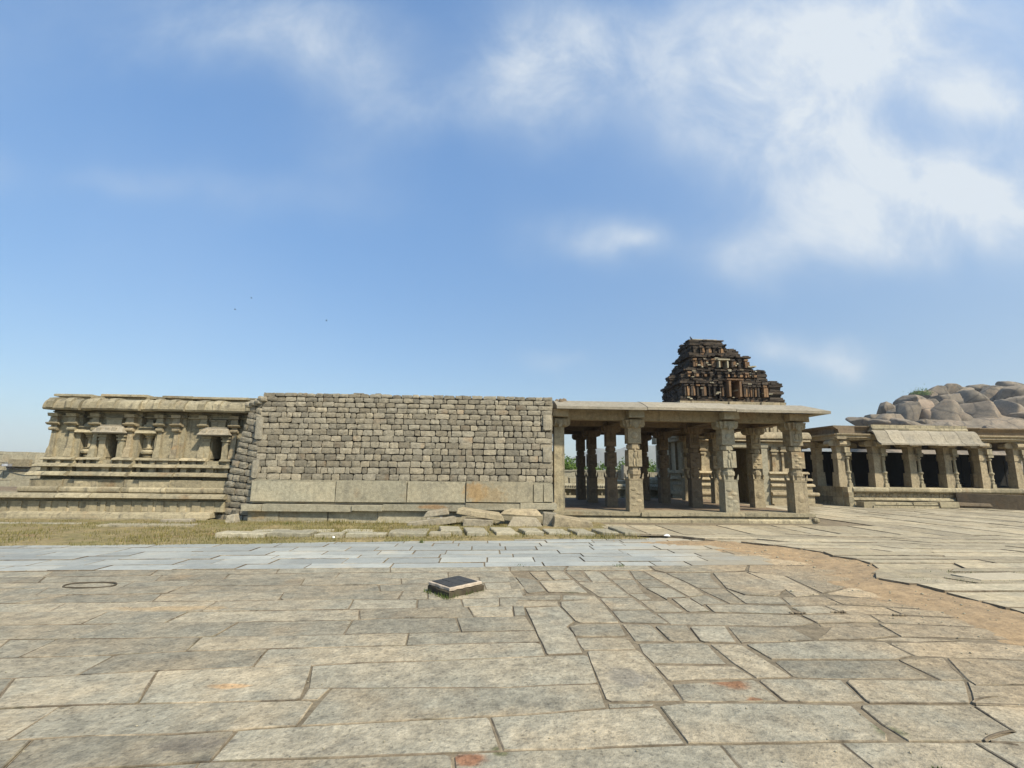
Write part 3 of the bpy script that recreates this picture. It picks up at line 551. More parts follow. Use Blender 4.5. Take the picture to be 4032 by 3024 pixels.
for (xa, ya, xb, yb) in ((-9.6, 13.25, -7.3, 13.75), (-13.6, 13.45, -10.2, 13.8)):
    p.slab([(xa, ya), (xb, ya + .1), (xb, yb), (xa, yb)], .075, th=.15, seg=.25, jit=.03)
structure(p.build('kerb', M['dado']))

# ================================================================== FAR LAND
def ridge(name, pts, y0, depth, mat, seed, rough):
    m = MB(seed); n = 150; vs = []; fs = []; rows_ = 9
    for i in range(n + 1):
        t = i / n; X = pts[0][0] + (pts[-1][0] - pts[0][0]) * t; Z = 0
        for (a, b), (c, d) in zip(pts, pts[1:]):
            if a <= X <= c: Z = b + (d - b) * (X - a) / (c - a)
        Z += rough * (N3(X * .012, seed) + .6 * N3(X * .045, seed) + .35 * N3(X * .15, seed))
        for j in range(rows_):
            s_ = j / (rows_ - 1); hgt = math.sin(min(1, s_ * 1.6) * math.pi / 2) if s_ < .7 else 1 - (s_ - .7) / .3
            vs.append((X, y0 + depth * s_, -3 + (Z + 3) * hgt + (rough * .5 * N3(X * .05, s_ * 9, seed) if 0 < j < rows_ - 1 else 0)))
    for i in range(n):
        for j in range(rows_ - 1):
            a = i * rows_ + j; fs.append((a, a + rows_, a + rows_ + 1, a + 1))
    m.poly(vs, fs, .5); return structure(m.build(name, mat, smooth=True))
ridge('far_hills', [(-600, 10), (150, 24), (290, 45), (335, 62), (360, 74), (400, 70), (450, 76), (500, 92), (540, 88), (700, 96), (900, 84), (1200, 90), (1700, 60)], 1350, 500, M['hill'], 5, 9)

BOULDERS=[(104.0,132.0,15.7,3.4,1.6,0),(111.6,137.2,17.6,2.6,1.1,0),(123.7,146.0,21.1,2.5,1.7,0),(123.4,141.8,19.5,2.0,1.5,0),(114.2,133.9,16.5,3.2,1.3,0),(134.1,149.6,22.7,3.8,1.1,0),(142.7,155.4,25.3,4.4,1.5,0),(122.9,137.2,17.8,2.6,3.2,0),(129.7,138.5,18.4,3.0,3.6,1),(134.5,136.6,17.8,4.5,3.4,2),(143.9,151.5,23.7,2.5,1.4,0),(150.4,154.1,24.9,3.9,2.6,0),(160.6,165.8,30.3,3.6,1.8,0),(166.8,166.4,30.7,4.0,1.9,0),(170.1,165.2,30.2,3.6,1.7,0),(181.1,171.3,33.3,3.7,0.9,0),(159.2,154.1,25.1,5.7,2.6,0),(175.7,161.9,28.8,4.3,2.7,2),(146.5,138.5,18.7,5.3,3.6,0),(153.2,137.2,18.4,4.7,3.7,2),(183.5,166.8,31.3,3.6,1.4,0),(196.4,172.9,34.5,4.0,1.2,2),(195.7,169.1,32.6,4.7,1.6,0),(176.8,155.4,26.0,4.6,3.2,0),(162.3,139.8,19.5,3.0,4.6,2),(163.0,147.6,22.5,3.0,1.2,0),(135.7,133.3,16.7,1.9,2.7,0),(106.8,130.7,15.3,3.3,1.1,0),(114.6,130.7,15.5,3.3,1.1,0),(197.4,164.5,30.4,5.0,2.9,0),(175.7,145.0,21.7,4.8,4.6,0),(200.9,160.6,28.7,5.3,3.1,2),(177.5,139.8,19.8,5.7,4.6,0),(204.3,155.4,26.5,5.9,4.2,0),(152.4,162.6,28.6,2.9,1.1,0),(153.9,151.5,23.9,2.7,1.7,0),(148.5,148.9,22.7,2.3,1.6,0)]
hb = MB(31); ho = MB(32)
EL = [(.66, -.03), (.70, -.01), (.74, .02), (.777, .085), (.80, .115), (.83, .137), (.857, .152), (.914, .160), (.94, .166), (1.0, .178), (1.05, .182), (1.13, .19), (1.17, .188), (1.3, .18), (1.5, .15), (1.8, .08), (2.2, -.03)]
GY = [(112, -.05), (122, .40), (131, .70), (150, .88), (170, .97), (200, .88), (230, .6), (275, -.05)]
def lerp_(T, a):
    if a <= T[0][0]: return T[0][1]
    for (p0, q0), (p1, q1) in zip(T, T[1:]):
        if a <= p1: return q0 + (q1 - q0) * (a - p0) / (p1 - p0)
    return T[-1][1]
def hillh(x, y):
    k = lerp_(GY, y)
    ter = noise.cell(Vector((x * .11 + .3 * N3(x * .08, y * .08), y * .09, .5)))
    return 1.55 + .93 * y * lerp_(EL, x / y) * k + (1.5 * N3(x * .13, y * .13, 3) + .5 * N3(x * .4, y * .4, 7) + .8 * (ter - .5)) * max(0, k)
vs = []; fs = []; nx_, ny_ = 210, 90
for j in range(ny_ + 1):
    for i in range(nx_ + 1):
        x = 76 + 330 * i / nx_; y = 112 + 165 * (j / ny_) ** 1.2; vs.append((x, y, hillh(x, y)))
for j in range(ny_):
    for i in range(nx_): a = j * (nx_ + 1) + i; fs.append((a, a + 1, a + nx_ + 2, a + nx_ + 1))
hb.poly(vs, fs, .45)
for i, (x, y, z, w_, h_, c) in enumerate(BOULDERS):
    rot = Matrix.Rotation(U(-.5, .5), 3, 'Z') @ Matrix.Rotation(U(-.16, .16), 3, 'Y')
    (ho if c == 1 else hb).blob((x, y, z), (w_ * (1.42 if x / y > .82 else 1.0), w_ * U(.9, 1.2), h_ * (1.5 if x / y > .82 else 1.2)), rot, n=(36, 22), sup=U(.38, .6), amp=.10, fr=1.2, seed=i * 3.7, rnd=.85 if c == 2 else U(.1, .7), cuts=14)
for i in range(46):
    a = U(0, 1) ** 1.5; y = U(124, 190); x = y * (.77 + .9 * a); z = hillh(x, y)
    w_ = U(.8, 3.4) * (1 if a > .08 else .5); hb.blob((x, y, z), (w_, w_ * U(.7, 1.1), w_ * U(.4, .8)), Matrix.Rotation(U(0, 3), 3, 'Z'), n=(18, 11), sup=U(.4, .7), amp=.18, fr=1.5, seed=i * 1.3, cuts=10)
hill = structure(hb.build('rocky_hill', M['boulder'], smooth=True))
structure(ho.build('ochre_hill', M['ochre_boulder'], smooth=True))
# ================================================================== SHARED CARVING
def rect(yf, z0, z1, yb): return [(yf, z0), (yb, z0), (yb, z1), (yf, z1)]
def drip(yf, z0, z1, yb):   # sloping fillet with a lip
    return [(yf + .07, z0), (yb, z0), (yb, z1), (yf + .13, z1), (yf + .02, z0 + (z1 - z0) * .55), (yf, z0 + (z1 - z0) * .15)]
def torus(yf, z0, z1, yb):
    h = z1 - z0
    return [(yf + .05, z0), (yb, z0), (yb, z1), (yf + .05, z1), (yf + .005, z0 + .78 * h), (yf, z0 + .5 * h), (yf + .005, z0 + .22 * h)]
def kapota(yf, z0, z1, yb):   # quarter-round eave
    h = z1 - z0; d = yb - yf
    pts = [(yf + .03, z0 - .02), (yb, z0 + .02), (yb, z1)]
    for k in range(7):
        a = math.pi / 2 * k / 6; pts.append((yf + .30 * (1 - math.sin(a)), z1 - h * (1 - math.cos(a)) * .92))
    return pts

# ================================================================== CARVED SHRINE (left)
sh = thing('carved_shrine', 'low carved granite shrine with pilasters, two dark niches and a rolled cornice', 'temple', (-10, 15.5, 0))
BAYS = [(-13.0, -12.12, .0), (-12.12, -11.78, .16), (-11.78, -10.42, .0), (-10.42, -9.98, .16), (-9.98, -9.12, .02), (-9.12, -6.2, .10)]
pl = MB(41)
pl.course(rect(14.40, -.12, .03, 15.5), -15.0, -7.75, 1.0, 2.2, .03, .012)
pl.course(rect(14.66, -.1, .10, 15.5), -15.0, -7.7, 1.0, 2.2, .015)
pl.course([(14.72, .10), (15.6, .10), (15.6, .26), (14.86, .26), (14.74, .20)], -15.0, -7.65, 1.2, 2.4, .01)
lw = MB(47)
lw.course(rect(14.92, .26, .54, 15.7), -13.45, -7.4, .9, 1.8, .0)
x = -13.4
while x < -7.6:      # shallow panels along the low wall
    wd = U(.12, .3); lw.box(x, x + wd, 14.885 + U(0, .012), 15.0, .262, .535, .004); x += wd + U(.06, .22)
lw.build('panelled_base', M['lime'], sh)
pl.course(rect(14.97, .54, .62, 15.7), -13.5, -7.2, .9, 1.8)
pl.course(drip(14.70, .62, .76, 15.7), -15.2, -11.0, 1.0, 2.0, .012, .006); pl.course(drip(14.74, .62, .755, 15.7), -11.0, -7.35, 1.0, 2.0, .012, .006)
pl.box(-15.6, -13.5, 14.9, 16.5, -.1, .28, .03); pl.box(-15.2, -13.45, 15.1, 16.5, .28, .62, .05)
for (x0, x1, o) in BAYS:
    pl.course(torus(15.02 + o * .4, .76, .925, 15.8), x0 - .18, x1 - .02 if o else x1 + .02, .7, 1.3, .012)
    pl.course(rect(15.20 + o * .3, .925, 1.13, 15.9), x0 - .02, x1, .6, 1.2, .01)
    pl.course(rect(15.50 + o * .3, 1.13, 1.215, 15.9), x0, x1, .6, 1.2, .02)
    pl.course(drip(15.08 + o, 1.215, 1.345, 15.9), x0 - .10 * (o < .1), x1 + .06 * (o < .1), .8, 1.4, .012, .008)
    pl.course(rect(15.46 + o, 1.34, 1.48, 15.95), x0, x1, .5, 1.0, .02)
    xx = x0 + .1
    while xx < x1 - .15:
        pl.box(xx, xx + U(.1, .22), 15.34 + o, 15.6, 1.345, 1.475, .006); xx += U(.3, .5)
    pl.course(drip(15.22 + o, 1.475, 1.585, 15.95), x0 - .06 * (o < .1), x1 + .04 * (o < .1), .7, 1.3, .012, .006)
    pl.course(rect(15.50 + o, 1.58, 1.69, 16.0), x0, x1, .5, 1.0, .02)
    xx = x0 + .06
    while xx < x1 - .12:
        pl.box(xx, xx + U(.09, .16), 15.42 + o, 15.6, 1.59, 1.685, .005); xx += U(.26, .4)
    skip = [(-11.33, -10.96), (-8.36, -7.96)]
    a = x0
    for (p0, p1) in skip + [(x1, x1)]:
        if p0 >= a and p0 <= x1:
            if p0 - a > .03: pl.course(drip(15.36 + o, 1.685, 1.775, 16.0), a - .03 * (o < .1), p0, .7, 1.3, .008, .004)
            a = p1
pl.build('plinth', M['carved'], sh)
wl = MB(42)
def wall_bits(x0, x1, o):
    zs = [(1.775, 2.32), (2.32, 2.965)]
    for (za, zb) in zs:
        wl.course(rect(15.60 + o, za, zb, 17.0), x0, x1, .5, .9, .006, 0, .008)
wall_bits(-12.97, -12.12, 0); wall_bits(-12.12, -11.78, .2); wall_bits(-11.78, -11.30, 0)
wl.box(-11.30, -10.99, 15.60, 17.0, 2.50, 2.965); wl.box(-11.30, -10.99, 16.9, 17.0, 1.2, 2.5); wl.box(-11.30, -10.99, 15.5, 16.9, 1.2, 1.66)
wall_bits(-10.99, -10.42, 0); wall_bits(-10.42, -9.98, .2); wall_bits(-9.98, -9.12, .02); wall_bits(-9.12, -8.31, .10)
wl.box(-8.31, -8.01, 15.70, 17.0, 2.47, 2.965); wl.box(-8.31, -8.01, 16.9, 17.0, 1.2, 2.47); wl.box(-8.31, -8.01, 15.5, 16.9, 1.2, 1.68)
wall_bits(-8.01, -6.2, .10)
wl.box(-12.95, -6.3, 16.95, 22.0, -.1, 3.2)
wl.build('wall', M['carved'], sh)
def pilaster(cx, yf, narrow=1.0, lab=None):
    q = MB(int(cx * 100) + 9000); n_ = narrow; b = 15.9
    def blk(w_, f, z0, z1, t=1.0):
        q.hexa([(cx - w_ * n_, f, z0), (cx + w_ * n_, f, z0), (cx + w_ * n_, b, z0), (cx - w_ * n_, b, z0),
                (cx - w_ * n_ * t, f + (.02 if t < 1 else 0), z1), (cx + w_ * n_ * t, f + (.02 if t < 1 else 0), z1), (cx + w_ * n_ * t, b, z1), (cx - w_ * n_ * t, b, z1)], .5 + .3 * N3(cx, z0))
    blk(.105, yf - .04, 1.775, 2.02, .85); blk(.085, yf - .01, 2.02, 2.10, .85)
    blk(.070, yf + .01, 2.10, 2.55, .92)
    q.prism([(yf - .03, 2.55), (b, 2.55), (b, 2.66), (yf - .01, 2.66), (yf - .06, 2.62), (yf - .055, 2.58)], cx - .11 * n_, cx + .11 * n_)
    blk(.085, yf, 2.66, 2.71)
    q.prism([(yf - .02, 2.71), (b, 2.71), (b, 2.775), (yf - .06, 2.79), (yf - .11, 2.77), (yf - .10, 2.75)], cx - .18 * n_, cx + .18 * n_)
    blk(.12, yf - .07, 2.79, 2.86, .92); blk(.10, yf - .05, 2.86, 2.955)
    q.prism([(yf - .10, 2.965), (b, 2.965), (b, 3.06), (yf - .13, 3.06)], cx - .14 * n_, cx + .14 * n_)
    o = q.build('pilaster', M['temple'] if lab else M['carved'], sh)
    if lab: o['label'] = lab
for cx, yf, nr, lab in ((-12.86, 15.50, 1, None), (-12.34, 15.50, 1, None), (-11.66, 15.50, .95, None), (-10.66, 15.49, 1, 'ochre stained pilaster'), (-9.82, 15.52, .9, None), (-9.33, 15.52, .95, 'ochre stained pilaster'), (-8.58, 15.60, .9, None), (-7.66, 15.60, .95, 'ochre stained pilaster')):
    pilaster(cx, yf, nr, lab)
def niche(cx, w_, y, zt, x0, x1):
    q = MB(int(cx * 50) + 7000); q.box(cx - w_ * .5 - .02, cx + w_ * .5 + .02, y - .06, y + .4, 1.62, 1.70)
    o = q.build('niche', M['carved'], sh)
    for s_ in (-1, 1):      # side shafts
        q = MB(int(cx * 50) + 7010 + s_); c = cx + s_ * (w_ * .5 + .13)
        q.box(c - .085, c + .085, y - .10, y + .2, 1.70, 2.28); q.box(c - .115, c + .115, y - .13, y + .2, 2.28, 2.33); q.box(c - .095, c + .095, y - .11, y + .2, 2.33, 2.38); q.box(c - .13, c + .13, y - .15, y + .2, 2.38, 2.43); q.box(c - .10, c + .10, y - .1, y + .2, 2.43, zt)
        q.build('jamb', M['carved'], o)
    c = MB(int(cx * 50) + 7100)
    c.hexa([(x0, y - .34, zt), (x1, y - .34, zt), (x1, y + .1, zt), (x0, y + .1, zt), (x0 + .10, y - .17, zt + .19), (x1 - .10, y - .17, zt + .19), (x1 - .1, y + .1, zt + .19), (x0 + .1, y + .1, zt + .19)])
    c.box(x0 + .13, x1 - .13, y - .16, y + .1, zt + .19, zt + .235); c.box(x0 + .02, x1 - .02, y - .30, y + .1, zt - .03, zt - .002)
    for k in range(3): c.box(x0 + .13 + k * .22, x0 + .24 + k * .22, y - .30 + .03 * (k % 2), y, zt + .02, zt + .14, .008)
    c.build('canopy', M['eave'], o)
    c = MB(int(cx * 50) + 7200); c.box(cx - .20, cx + .22, y - .12, y + .1, zt + .235, zt + .42); c.box(cx - .235, cx + .255, y - .15, y + .1, zt + .42, zt + .452)
    c.build('crown_block', M['carved'], o)
niche(-11.145, .27, 15.60, 2.50, -11.62, -10.72); niche(-8.16, .28, 15.70, 2.48, -8.64, -7.72)
def urn(cx, y):
    q = MB(int(cx * 70) + 5000)
    q.lathe(cx, y, [(.10, 1.78), (.13, 1.82), (.06, 1.86), (.19, 1.90), (.21, 1.96), (.12, 2.02), (.17, 2.05), (.06, 2.07), (.055, 2.30), (.09, 2.32), (.07, 2.35), (.14, 2.39), (.11, 2.42), (.18, 2.47), (.20, 2.50)], 10)
    q.prism([(y - .28, 2.50), (y + .2, 2.50), (y + .2, 2.62), (y - .12, 2.62), (y - .26, 2.55)], cx - .30, cx + .30)
    for w_, z0, z1 in ((.20, 2.62, 2.67), (.23, 2.67, 2.70), (.15, 2.70, 2.77), (.11, 2.77, 2.84), (.07, 2.84, 2.91)): q.taper(cx, y, z0, z1, w_, .2 * w_ / .2, w_ * .9, .18 * w_ / .2)
    q.build('urn_carving', M['carved'], sh)
urn(-11.93, 15.74); urn(-10.20, 15.74)
fr = MB(44)
for (x0, x1, o) in BAYS:
    fr.course(rect(15.60 + o, 2.965, 3.17, 17.0), x0, x1, .6, 1.1, .008)
    fr.course(rect(15.53 + o, 2.97, 3.01, 17.0), x0, x1, .6, 1.1, .004); fr.course(rect(15.55 + o, 3.10, 3.13, 17.0), x0, x1, .6, 1.1, .004)
fr.build('frieze', M['carved'], sh)
co = MB(45)
for (x0, x1, o) in BAYS:
    ex = .12 if o < .05 else 0
    co.course(kapota(15.16 + o, 3.17, 3.50, 16.6), x0 - (.0 if x0 < -12.9 else ex), x1 + ex, .9, 1.7, .016, .008, .004)
    xx = x0 + .12
    while xx < x1 - .2:       # raised leaf ornaments on the curve
        if U(0, 1) < .75: co.prism([(15.13 + o, 3.20), (15.5 + o, 3.20), (15.6 + o, 3.53), (15.40 + o, 3.53), (15.22 + o, 3.49), (15.135 + o, 3.38)], xx, xx + U(.12, .2))
        xx += U(.38, .6)
co.build('cornice', M['carved'], sh)
rf = MB(46)
for (x0, x1, yf, zz) in ((-13.2, -12.15, 15.70, .02), (-12.15, -11.75, 15.86, -.01), (-11.75, -10.45, 15.64, .02), (-10.45, -9.95, 15.86, -.01), (-9.95, -9.1, 15.66, .01), (-9.1, -6.4, 15.74, 0)):
    rf.course(rect(yf + .10, 3.50, 3.59 + zz, 17.0), x0 + .1, x1, .8, 1.5, .01)
    rf.course([(yf, 3.60 + zz), (17.2, 3.59), (17.2, 3.68), (yf + .08, 3.68 + zz), (yf, 3.66 + zz)], x0, x1, 1.0, 2.0, .02, .01)
rf.box(-12.9, -6.5, 17.0, 22.0, 3.2, 3.62)
for i in range(9): xx = U(-11, -7); rf.blob((xx, 16.2, 3.68), (U(.05, .1), .08, U(.02, .04)), n=(7, 5))
rf.build('roof_slab', M['carved'], sh)

# ================================================================== RUBBLE WALL
rw = thing('rubble_wall', 'grey coursed rubble wall of rough blocks over a row of large dressed slabs', 'wall', (-2.2, 14.7, 0))
XL, XR = -6.52, 1.98
X_, Z_, Y_ = Vector((1, 0, 0)), Vector((0, 0, 1)), Vector((0, -1, 0))
core = MB(51); core.hexa([(XL + .05, 14.73, 1.1), (XR - .03, 14.73, 1.1), (XR - .03, 15.9, 1.1), (XL + .05, 15.9, 1.1), (XL + .05, 14.775, 3.66), (XR - .03, 14.775, 3.66), (XR - .03, 15.9, 3.66), (XL + .05, 15.9, 3.66)]); core.build('joint_filling', M['mortar'], rw)
st = MB(52)
hs = [.19, .19, .185, .19, .18, .185, .175, .18, .165, .165, .16, .155, .15, .145, .12]
zb = 1.20
tot_h = sum(hs); zt = 3.715; sc = (zt - zb) / tot_h
for r_i, h in enumerate(hs):
    h *= sc; x = XL + U(-.01, .02); zc = zb + h / 2
    while x < XR - .05:
        wd = RG.choice((U(.2, .3), U(.24, .36), U(.28, .44), U(.11, .18) if r_i % 3 == 1 else U(.22, .34)))
        if XR - (x + wd) < .16: wd = XR - x
        c = Vector((x + wd / 2, 14.66 + .003 * r_i + U(-.015, .008), zc + .012 * (x + 2) / 4 + U(-.008, .008)))
        jt = U(.013, .028)
        st.rough_stone(c, wd - jt, h - U(.013, .025), .14, X_, (Z_ + X_ * U(-.025, .025)).normalized(), Y_, amp=U(.003, .024), rim=U(.0, .008))
        x += wd
    zb += h
for (xa, za, zc2) in ((-6.60, 2.33, 2.98), (-6.60, 1.24, 1.74)):     # tall edge stones
    st.rough_stone(Vector((xa + .09, 14.63, (za + zc2) / 2)), .19, zc2 - za, .18, X_, Z_, Y_, .012, rnd=.8)
for (xa, za, zc2) in ((1.84, 2.72, 3.18), (1.84, 1.78, 2.22)):
    st.rough_stone(Vector((xa, 14.62, (za + zc2) / 2)), .26, zc2 - za, .18, X_, Z_, Y_, .012, rnd=.7)
for k in range(15):
    st.box(XR - .06, XR + .02 + U(-.01, .01), 14.72, 15.9, 1.2 + k * .168, 1.355 + k * .168, .008)
for i in range(3): xx = U(-6.4, 1.9); st.box(xx, xx + U(.1, .3), 14.75, 15.1, 3.70, 3.735, .01)
st.build('coursed_masonry', M['rubble'], rw)
dd = MB(53)
for (a, b, z0, z1, o) in ((-6.53, -4.21, .60, 1.145, 0), (-4.18, -2.215, .605, 1.205, -.018), (-2.185, -.545, .61, 1.18, .004), (-.51, 1.40, .63, 1.21, -.022), (1.43, 1.70, .645, 1.15, 0), (1.725, 1.99, .65, 1.15, .008)):
    dd.box(a, b, 14.575 + o, 14.9, z0, z1, .007)
dd.box(XL + .03, XR - .02, 14.64, 14.95, .55, 1.2, .0, .1)
dd_o = dd.build('slab_course', M['dado'], rw)
lg = MB(54)
for (a, b, o, t) in ((-6.66, -6.12, -.02, 0), (-6.11, -3.66, 0, 0), (-3.65, -2.83, -.05, -.03), (-2.82, -.53, .0, -.02), (-.515, 1.02, -.01, .0), (1.03, 2.08, -.005, 0)):
    e = .012 * (a + 2)
    lg.box(a, b, 14.38 + o, 14.9, .405 + e + t * .4, .575 + e + t, .009)
lg.build('ledge', M['dado'], rw)
bs_ = MB(55)
for (a, b) in ((-6.50, -5.68), (-5.66, -4.35), (-4.33, -2.98), (-2.96, -1.63), (-1.61, -.02), (0.0, 1.72), (1.74, 1.97)):
    bs_.box(a, b, 14.50 + U(-.02, .02), 14.9, -.05, .42, .012)
bs_.course(rect(14.30, -.1, .06, 14.6), -6.62, 2.3, .8, 2.4, .04, .02)
bs_.build('base_course', M['dado'], rw)
bt = MB(56)
# battered return at the left end, courses tipped inward
A0 = Vector((-6.53, 14.62, 0)); dirb = Vector((-.93, .34, 0)).normalized(); nb = Vector((dirb.y * -1, dirb.x, 0))
def butt_w(z): return 1.26 - .265 * z
rowsb = 20; z = 0.0
cores = MB(57)
for i in range(12):
    za, zb2 = i * .29, (i + 1) * .29
    pa = [A0 + nb * -.14, A0 + dirb * (butt_w(za) - .09) + nb * -.14, A0 + dirb * (butt_w(za) - .09) + nb * -.9, A0 + nb * -.9]
    pb = [A0 + nb * -.14, A0 + dirb * (butt_w(zb2) - .09) + nb * -.14, A0 + dirb * (butt_w(zb2) - .09) + nb * -.9, A0 + nb * -.9]
    cores.hexa([(v.x, v.y, za) for v in pa] + [(v.x, v.y, zb2) for v in pb], .5)
while z < 3.46:
    h = U(.165, .2); tl = min(.20, .0 + .085 * z)
    ax = (dirb + Vector((0, 0, tl))).normalized(); up = (Vector((0, 0, 1)) - dirb * tl).normalized()
    s_ = -.02; wtot = butt_w(z + .1) + .03
    while s_ < wtot - .04:
        wd = U(.22, .48)
        if wtot - (s_ + wd) < .14: wd = wtot - s_
        c = A0 + dirb * (s_ + wd / 2) + Vector((0, 0, z + h / 2 + tl * (s_ + wd / 2 - .35))) + nb * (-.06 + U(-.02, .015))
        if c.z - h * .5 > -.12: bt.rough_stone(c, wd - .025, h - .024, .18, -ax, up, nb, U(.005, .03), rim=.008)
        s_ += wd
    z += h
for (dx, dz) in ((.05, 3.42), (-.12, 3.38), (.16, 3.5), (-.3, 3.33)):
    bt.blob(A0 + dirb * (.15 - dx) + Vector((.02, .1, dz)), (.13, .15, .08), n=(8, 6), sup=.6, amp=.2)
bo = bt.build('buttress', M['rubble'], rw); cores.build('buttress_filling', M['mortar'], bo)

# ------------------------------------------------------------------ fallen blocks
def block(name, label, pts_bottom, z0, z1, tilt=(0, 0), shrink=.92, seed=0, mat='rubble', grp=None, sub=2):
    q = MB(900 + seed); u = q.rg.uniform; z0 *= .82; z1 *= .82
    cx = sum(a for a, b in pts_bottom) / len(pts_bottom); cy = sum(b for a, b in pts_bottom) / len(pts_bottom)
    bm = bmesh.new()
    top = [(cx + (a - cx) * shrink + u(-.02, .02), cy + (b - cy) * shrink + u(-.02, .02)) for a, b in pts_bottom]
    vb = [bm.verts.new((a, b, z0)) for a, b in pts_bottom]; vt = [bm.verts.new((a, b, z1 + u(-.02, .02))) for a, b in top]
    n = len(vb); bm.faces.new(vb[::-1]); bm.faces.new(vt)
    for i in range(n): bm.faces.new((vb[i], vb[(i + 1) % n], vt[(i + 1) % n], vt[i]))
    bmesh.ops.bevel(bm, geom=bm.edges[:], offset=.014, segments=1, affect='EDGES')
    bmesh.ops.triangulate(bm, faces=bm.faces[:]); bmesh.ops.subdivide_edges(bm, edges=bm.edges[:], cuts=sub, use_grid_fill=True)
    ca, sa = math.sin(tilt[0]), math.sin(tilt[1])
    for v in bm.verts:
        k = Vector((v.co.x * 5 + seed * 3.3, v.co.y * 5, v.co.z * 5)); v.co += Vector((noise.noise(k), noise.noise(k + Vector((9, 0, 0))), noise.noise(k + Vector((0, 9, 0))))) * .016
        v.co.z += ca * (v.co.x - cx) + sa * (v.co.y - cy)
    bm.verts.ensure_lookup_table(); bm.faces.ensure_lookup_table()
    q.poly([v.co[:] for v in bm.verts], [tuple(v.index for v in f.verts) for f in bm.faces], u(.3, .8)); bm.free()
    return tag(q.build(name, M[mat]), label, 'stone block', grp)
FB = 'fallen blocks below the rubble wall'
block('stone_block', 'long grey fallen block at the foot of the rubble wall, one end tilted up', [(-2.02, 13.62), (-.72, 13.78), (-.76, 14.14), (-2.0, 13.98)], .05, .27, (.13, 0), .97, 1, grp=FB)
block('stone_block', 'pale wedge block lying on top of the long tilted block', [(-1.63, 13.85), (-.93, 13.9), (-.95, 14.22), (-1.6, 14.2)], .37, .53, (.10, .05), .8, 2, grp=FB)
block('stone_block', 'reddish flat tilted slab resting on the square block with a pale edge', [(-.74, 13.72), (.56, 13.70), (.5, 14.2), (-.62, 14.2)], .36, .54, (-.15, .1), .9, 3, 'temple', FB)
block('stone_block', 'square fallen block with a pale top edge, under the reddish slab', [(-.55, 13.62), (.27, 13.66), (.25, 13.98), (-.5, 13.98)], .02, .28, (-.06, .05), .97, 4, grp=FB)
block('stone_block', 'tan flat stone lying on top of the pyramid shaped block', [(.42, 13.92), (1.62, 13.86), (1.6, 14.28), (.65, 14.3)], .42, .56, (-.03, .12), .78, 5, 'temple', FB)
block('stone_block', 'pyramid shaped fallen block under the tan flat stone', [(.62, 13.66), (1.62, 13.64), (1.5, 14.1), (.7, 14.1)], .03, .36, (-.02, 0), .62, 6, grp=FB)
block('stone_block', 'narrow upright block beside the broad block with a dark front', [(1.60, 13.84), (1.98, 13.80), (2.06, 14.12), (1.64, 14.14)], .02, .50, (-.1, .04), .86, 7, grp=FB)
block('stone_block', 'broad sloping block with a dark front, nearest the pillared hall', [(1.86, 13.58), (2.95, 13.50), (2.9, 13.98), (1.84, 14.05)], .02, .34, (-.13, .16), .92, 8, 'temple', FB)
block('stone_block', 'small pointed stone leaning at the corner of the ledge and buttress', [(-6.95, 14.02), (-6.62, 14.02), (-6.56, 14.3), (-6.85, 14.3)], -.05, .33, (.1, 0), .55, 9, 'rubble')
block('stone_block', 'low pale block in the grass beside the buttress foot', [(-8.55, 14.0), (-7.75, 14.0), (-7.75, 14.28), (-8.55, 14.28)], .0, .19, (0, 0), .98, 10)
block('stone_block', 'rubble lump at the joint of rubble wall and pillared hall', [(1.98, 14.36), (2.42, 14.34), (2.44, 14.62), (2.0, 14.62)], -.02, .30, (-.1, 0), .75, 11, 'rubble')
# ================================================================== PILLARED HALL (open, centre right)
mh = thing('pillared_hall', 'open pillared stone hall with a pale sloping eave, adjoining the rubble wall', 'pavilion', (6, 18, 0))
ZF = .33
pf = MB(61)
pf.course([(14.98, -.1), (15.6, -.1), (15.6, .165), (15.06, .165), (14.99, .12)], 2.1, 10.12, .9, 2.6, .015, .006)
pf.course(rect(15.20, .165, .235, 15.8), 2.1, 10.0, .9, 2.2, .008)
pf.course(rect(15.10, .235, .335, 16.0), 1.9, 4.72, 2.0, 3.2, .006, .004); pf.course(rect(15.06, .22, .335, 16.0), 4.73, 5.95, 1.0, 1.4, .006, .004); pf.course(rect(15.10, .235, .335, 16.0), 5.96, 10.16, 1.5, 2.6, .006, .004)
pf.box(9.7, 10.16, 16.0, 23.0, -.1, .325); pf.box(2.0, 9.9, 16.0, 23.0, -.1, .30)
pf.blob((10.08, 15.0, .15), (.10, .08, .07), n=(8, 6), sup=.6, amp=.2)
pf.build('platform', M['carved'], mh)
fl = MB(62)
y = 16.0
while y < 23:
    x = 2.0
    while x < 10.1:
        L = U(.7, 1.6); fl.slab([(x, y), (min(x + L, 10.14), y), (min(x + L, 10.14), y + .78), (x, y + .78)], .333, th=.03, seg=2, jit=.003, inset=.003); x += L
    y += .78
fl.build('floor', M['floor'], mh)
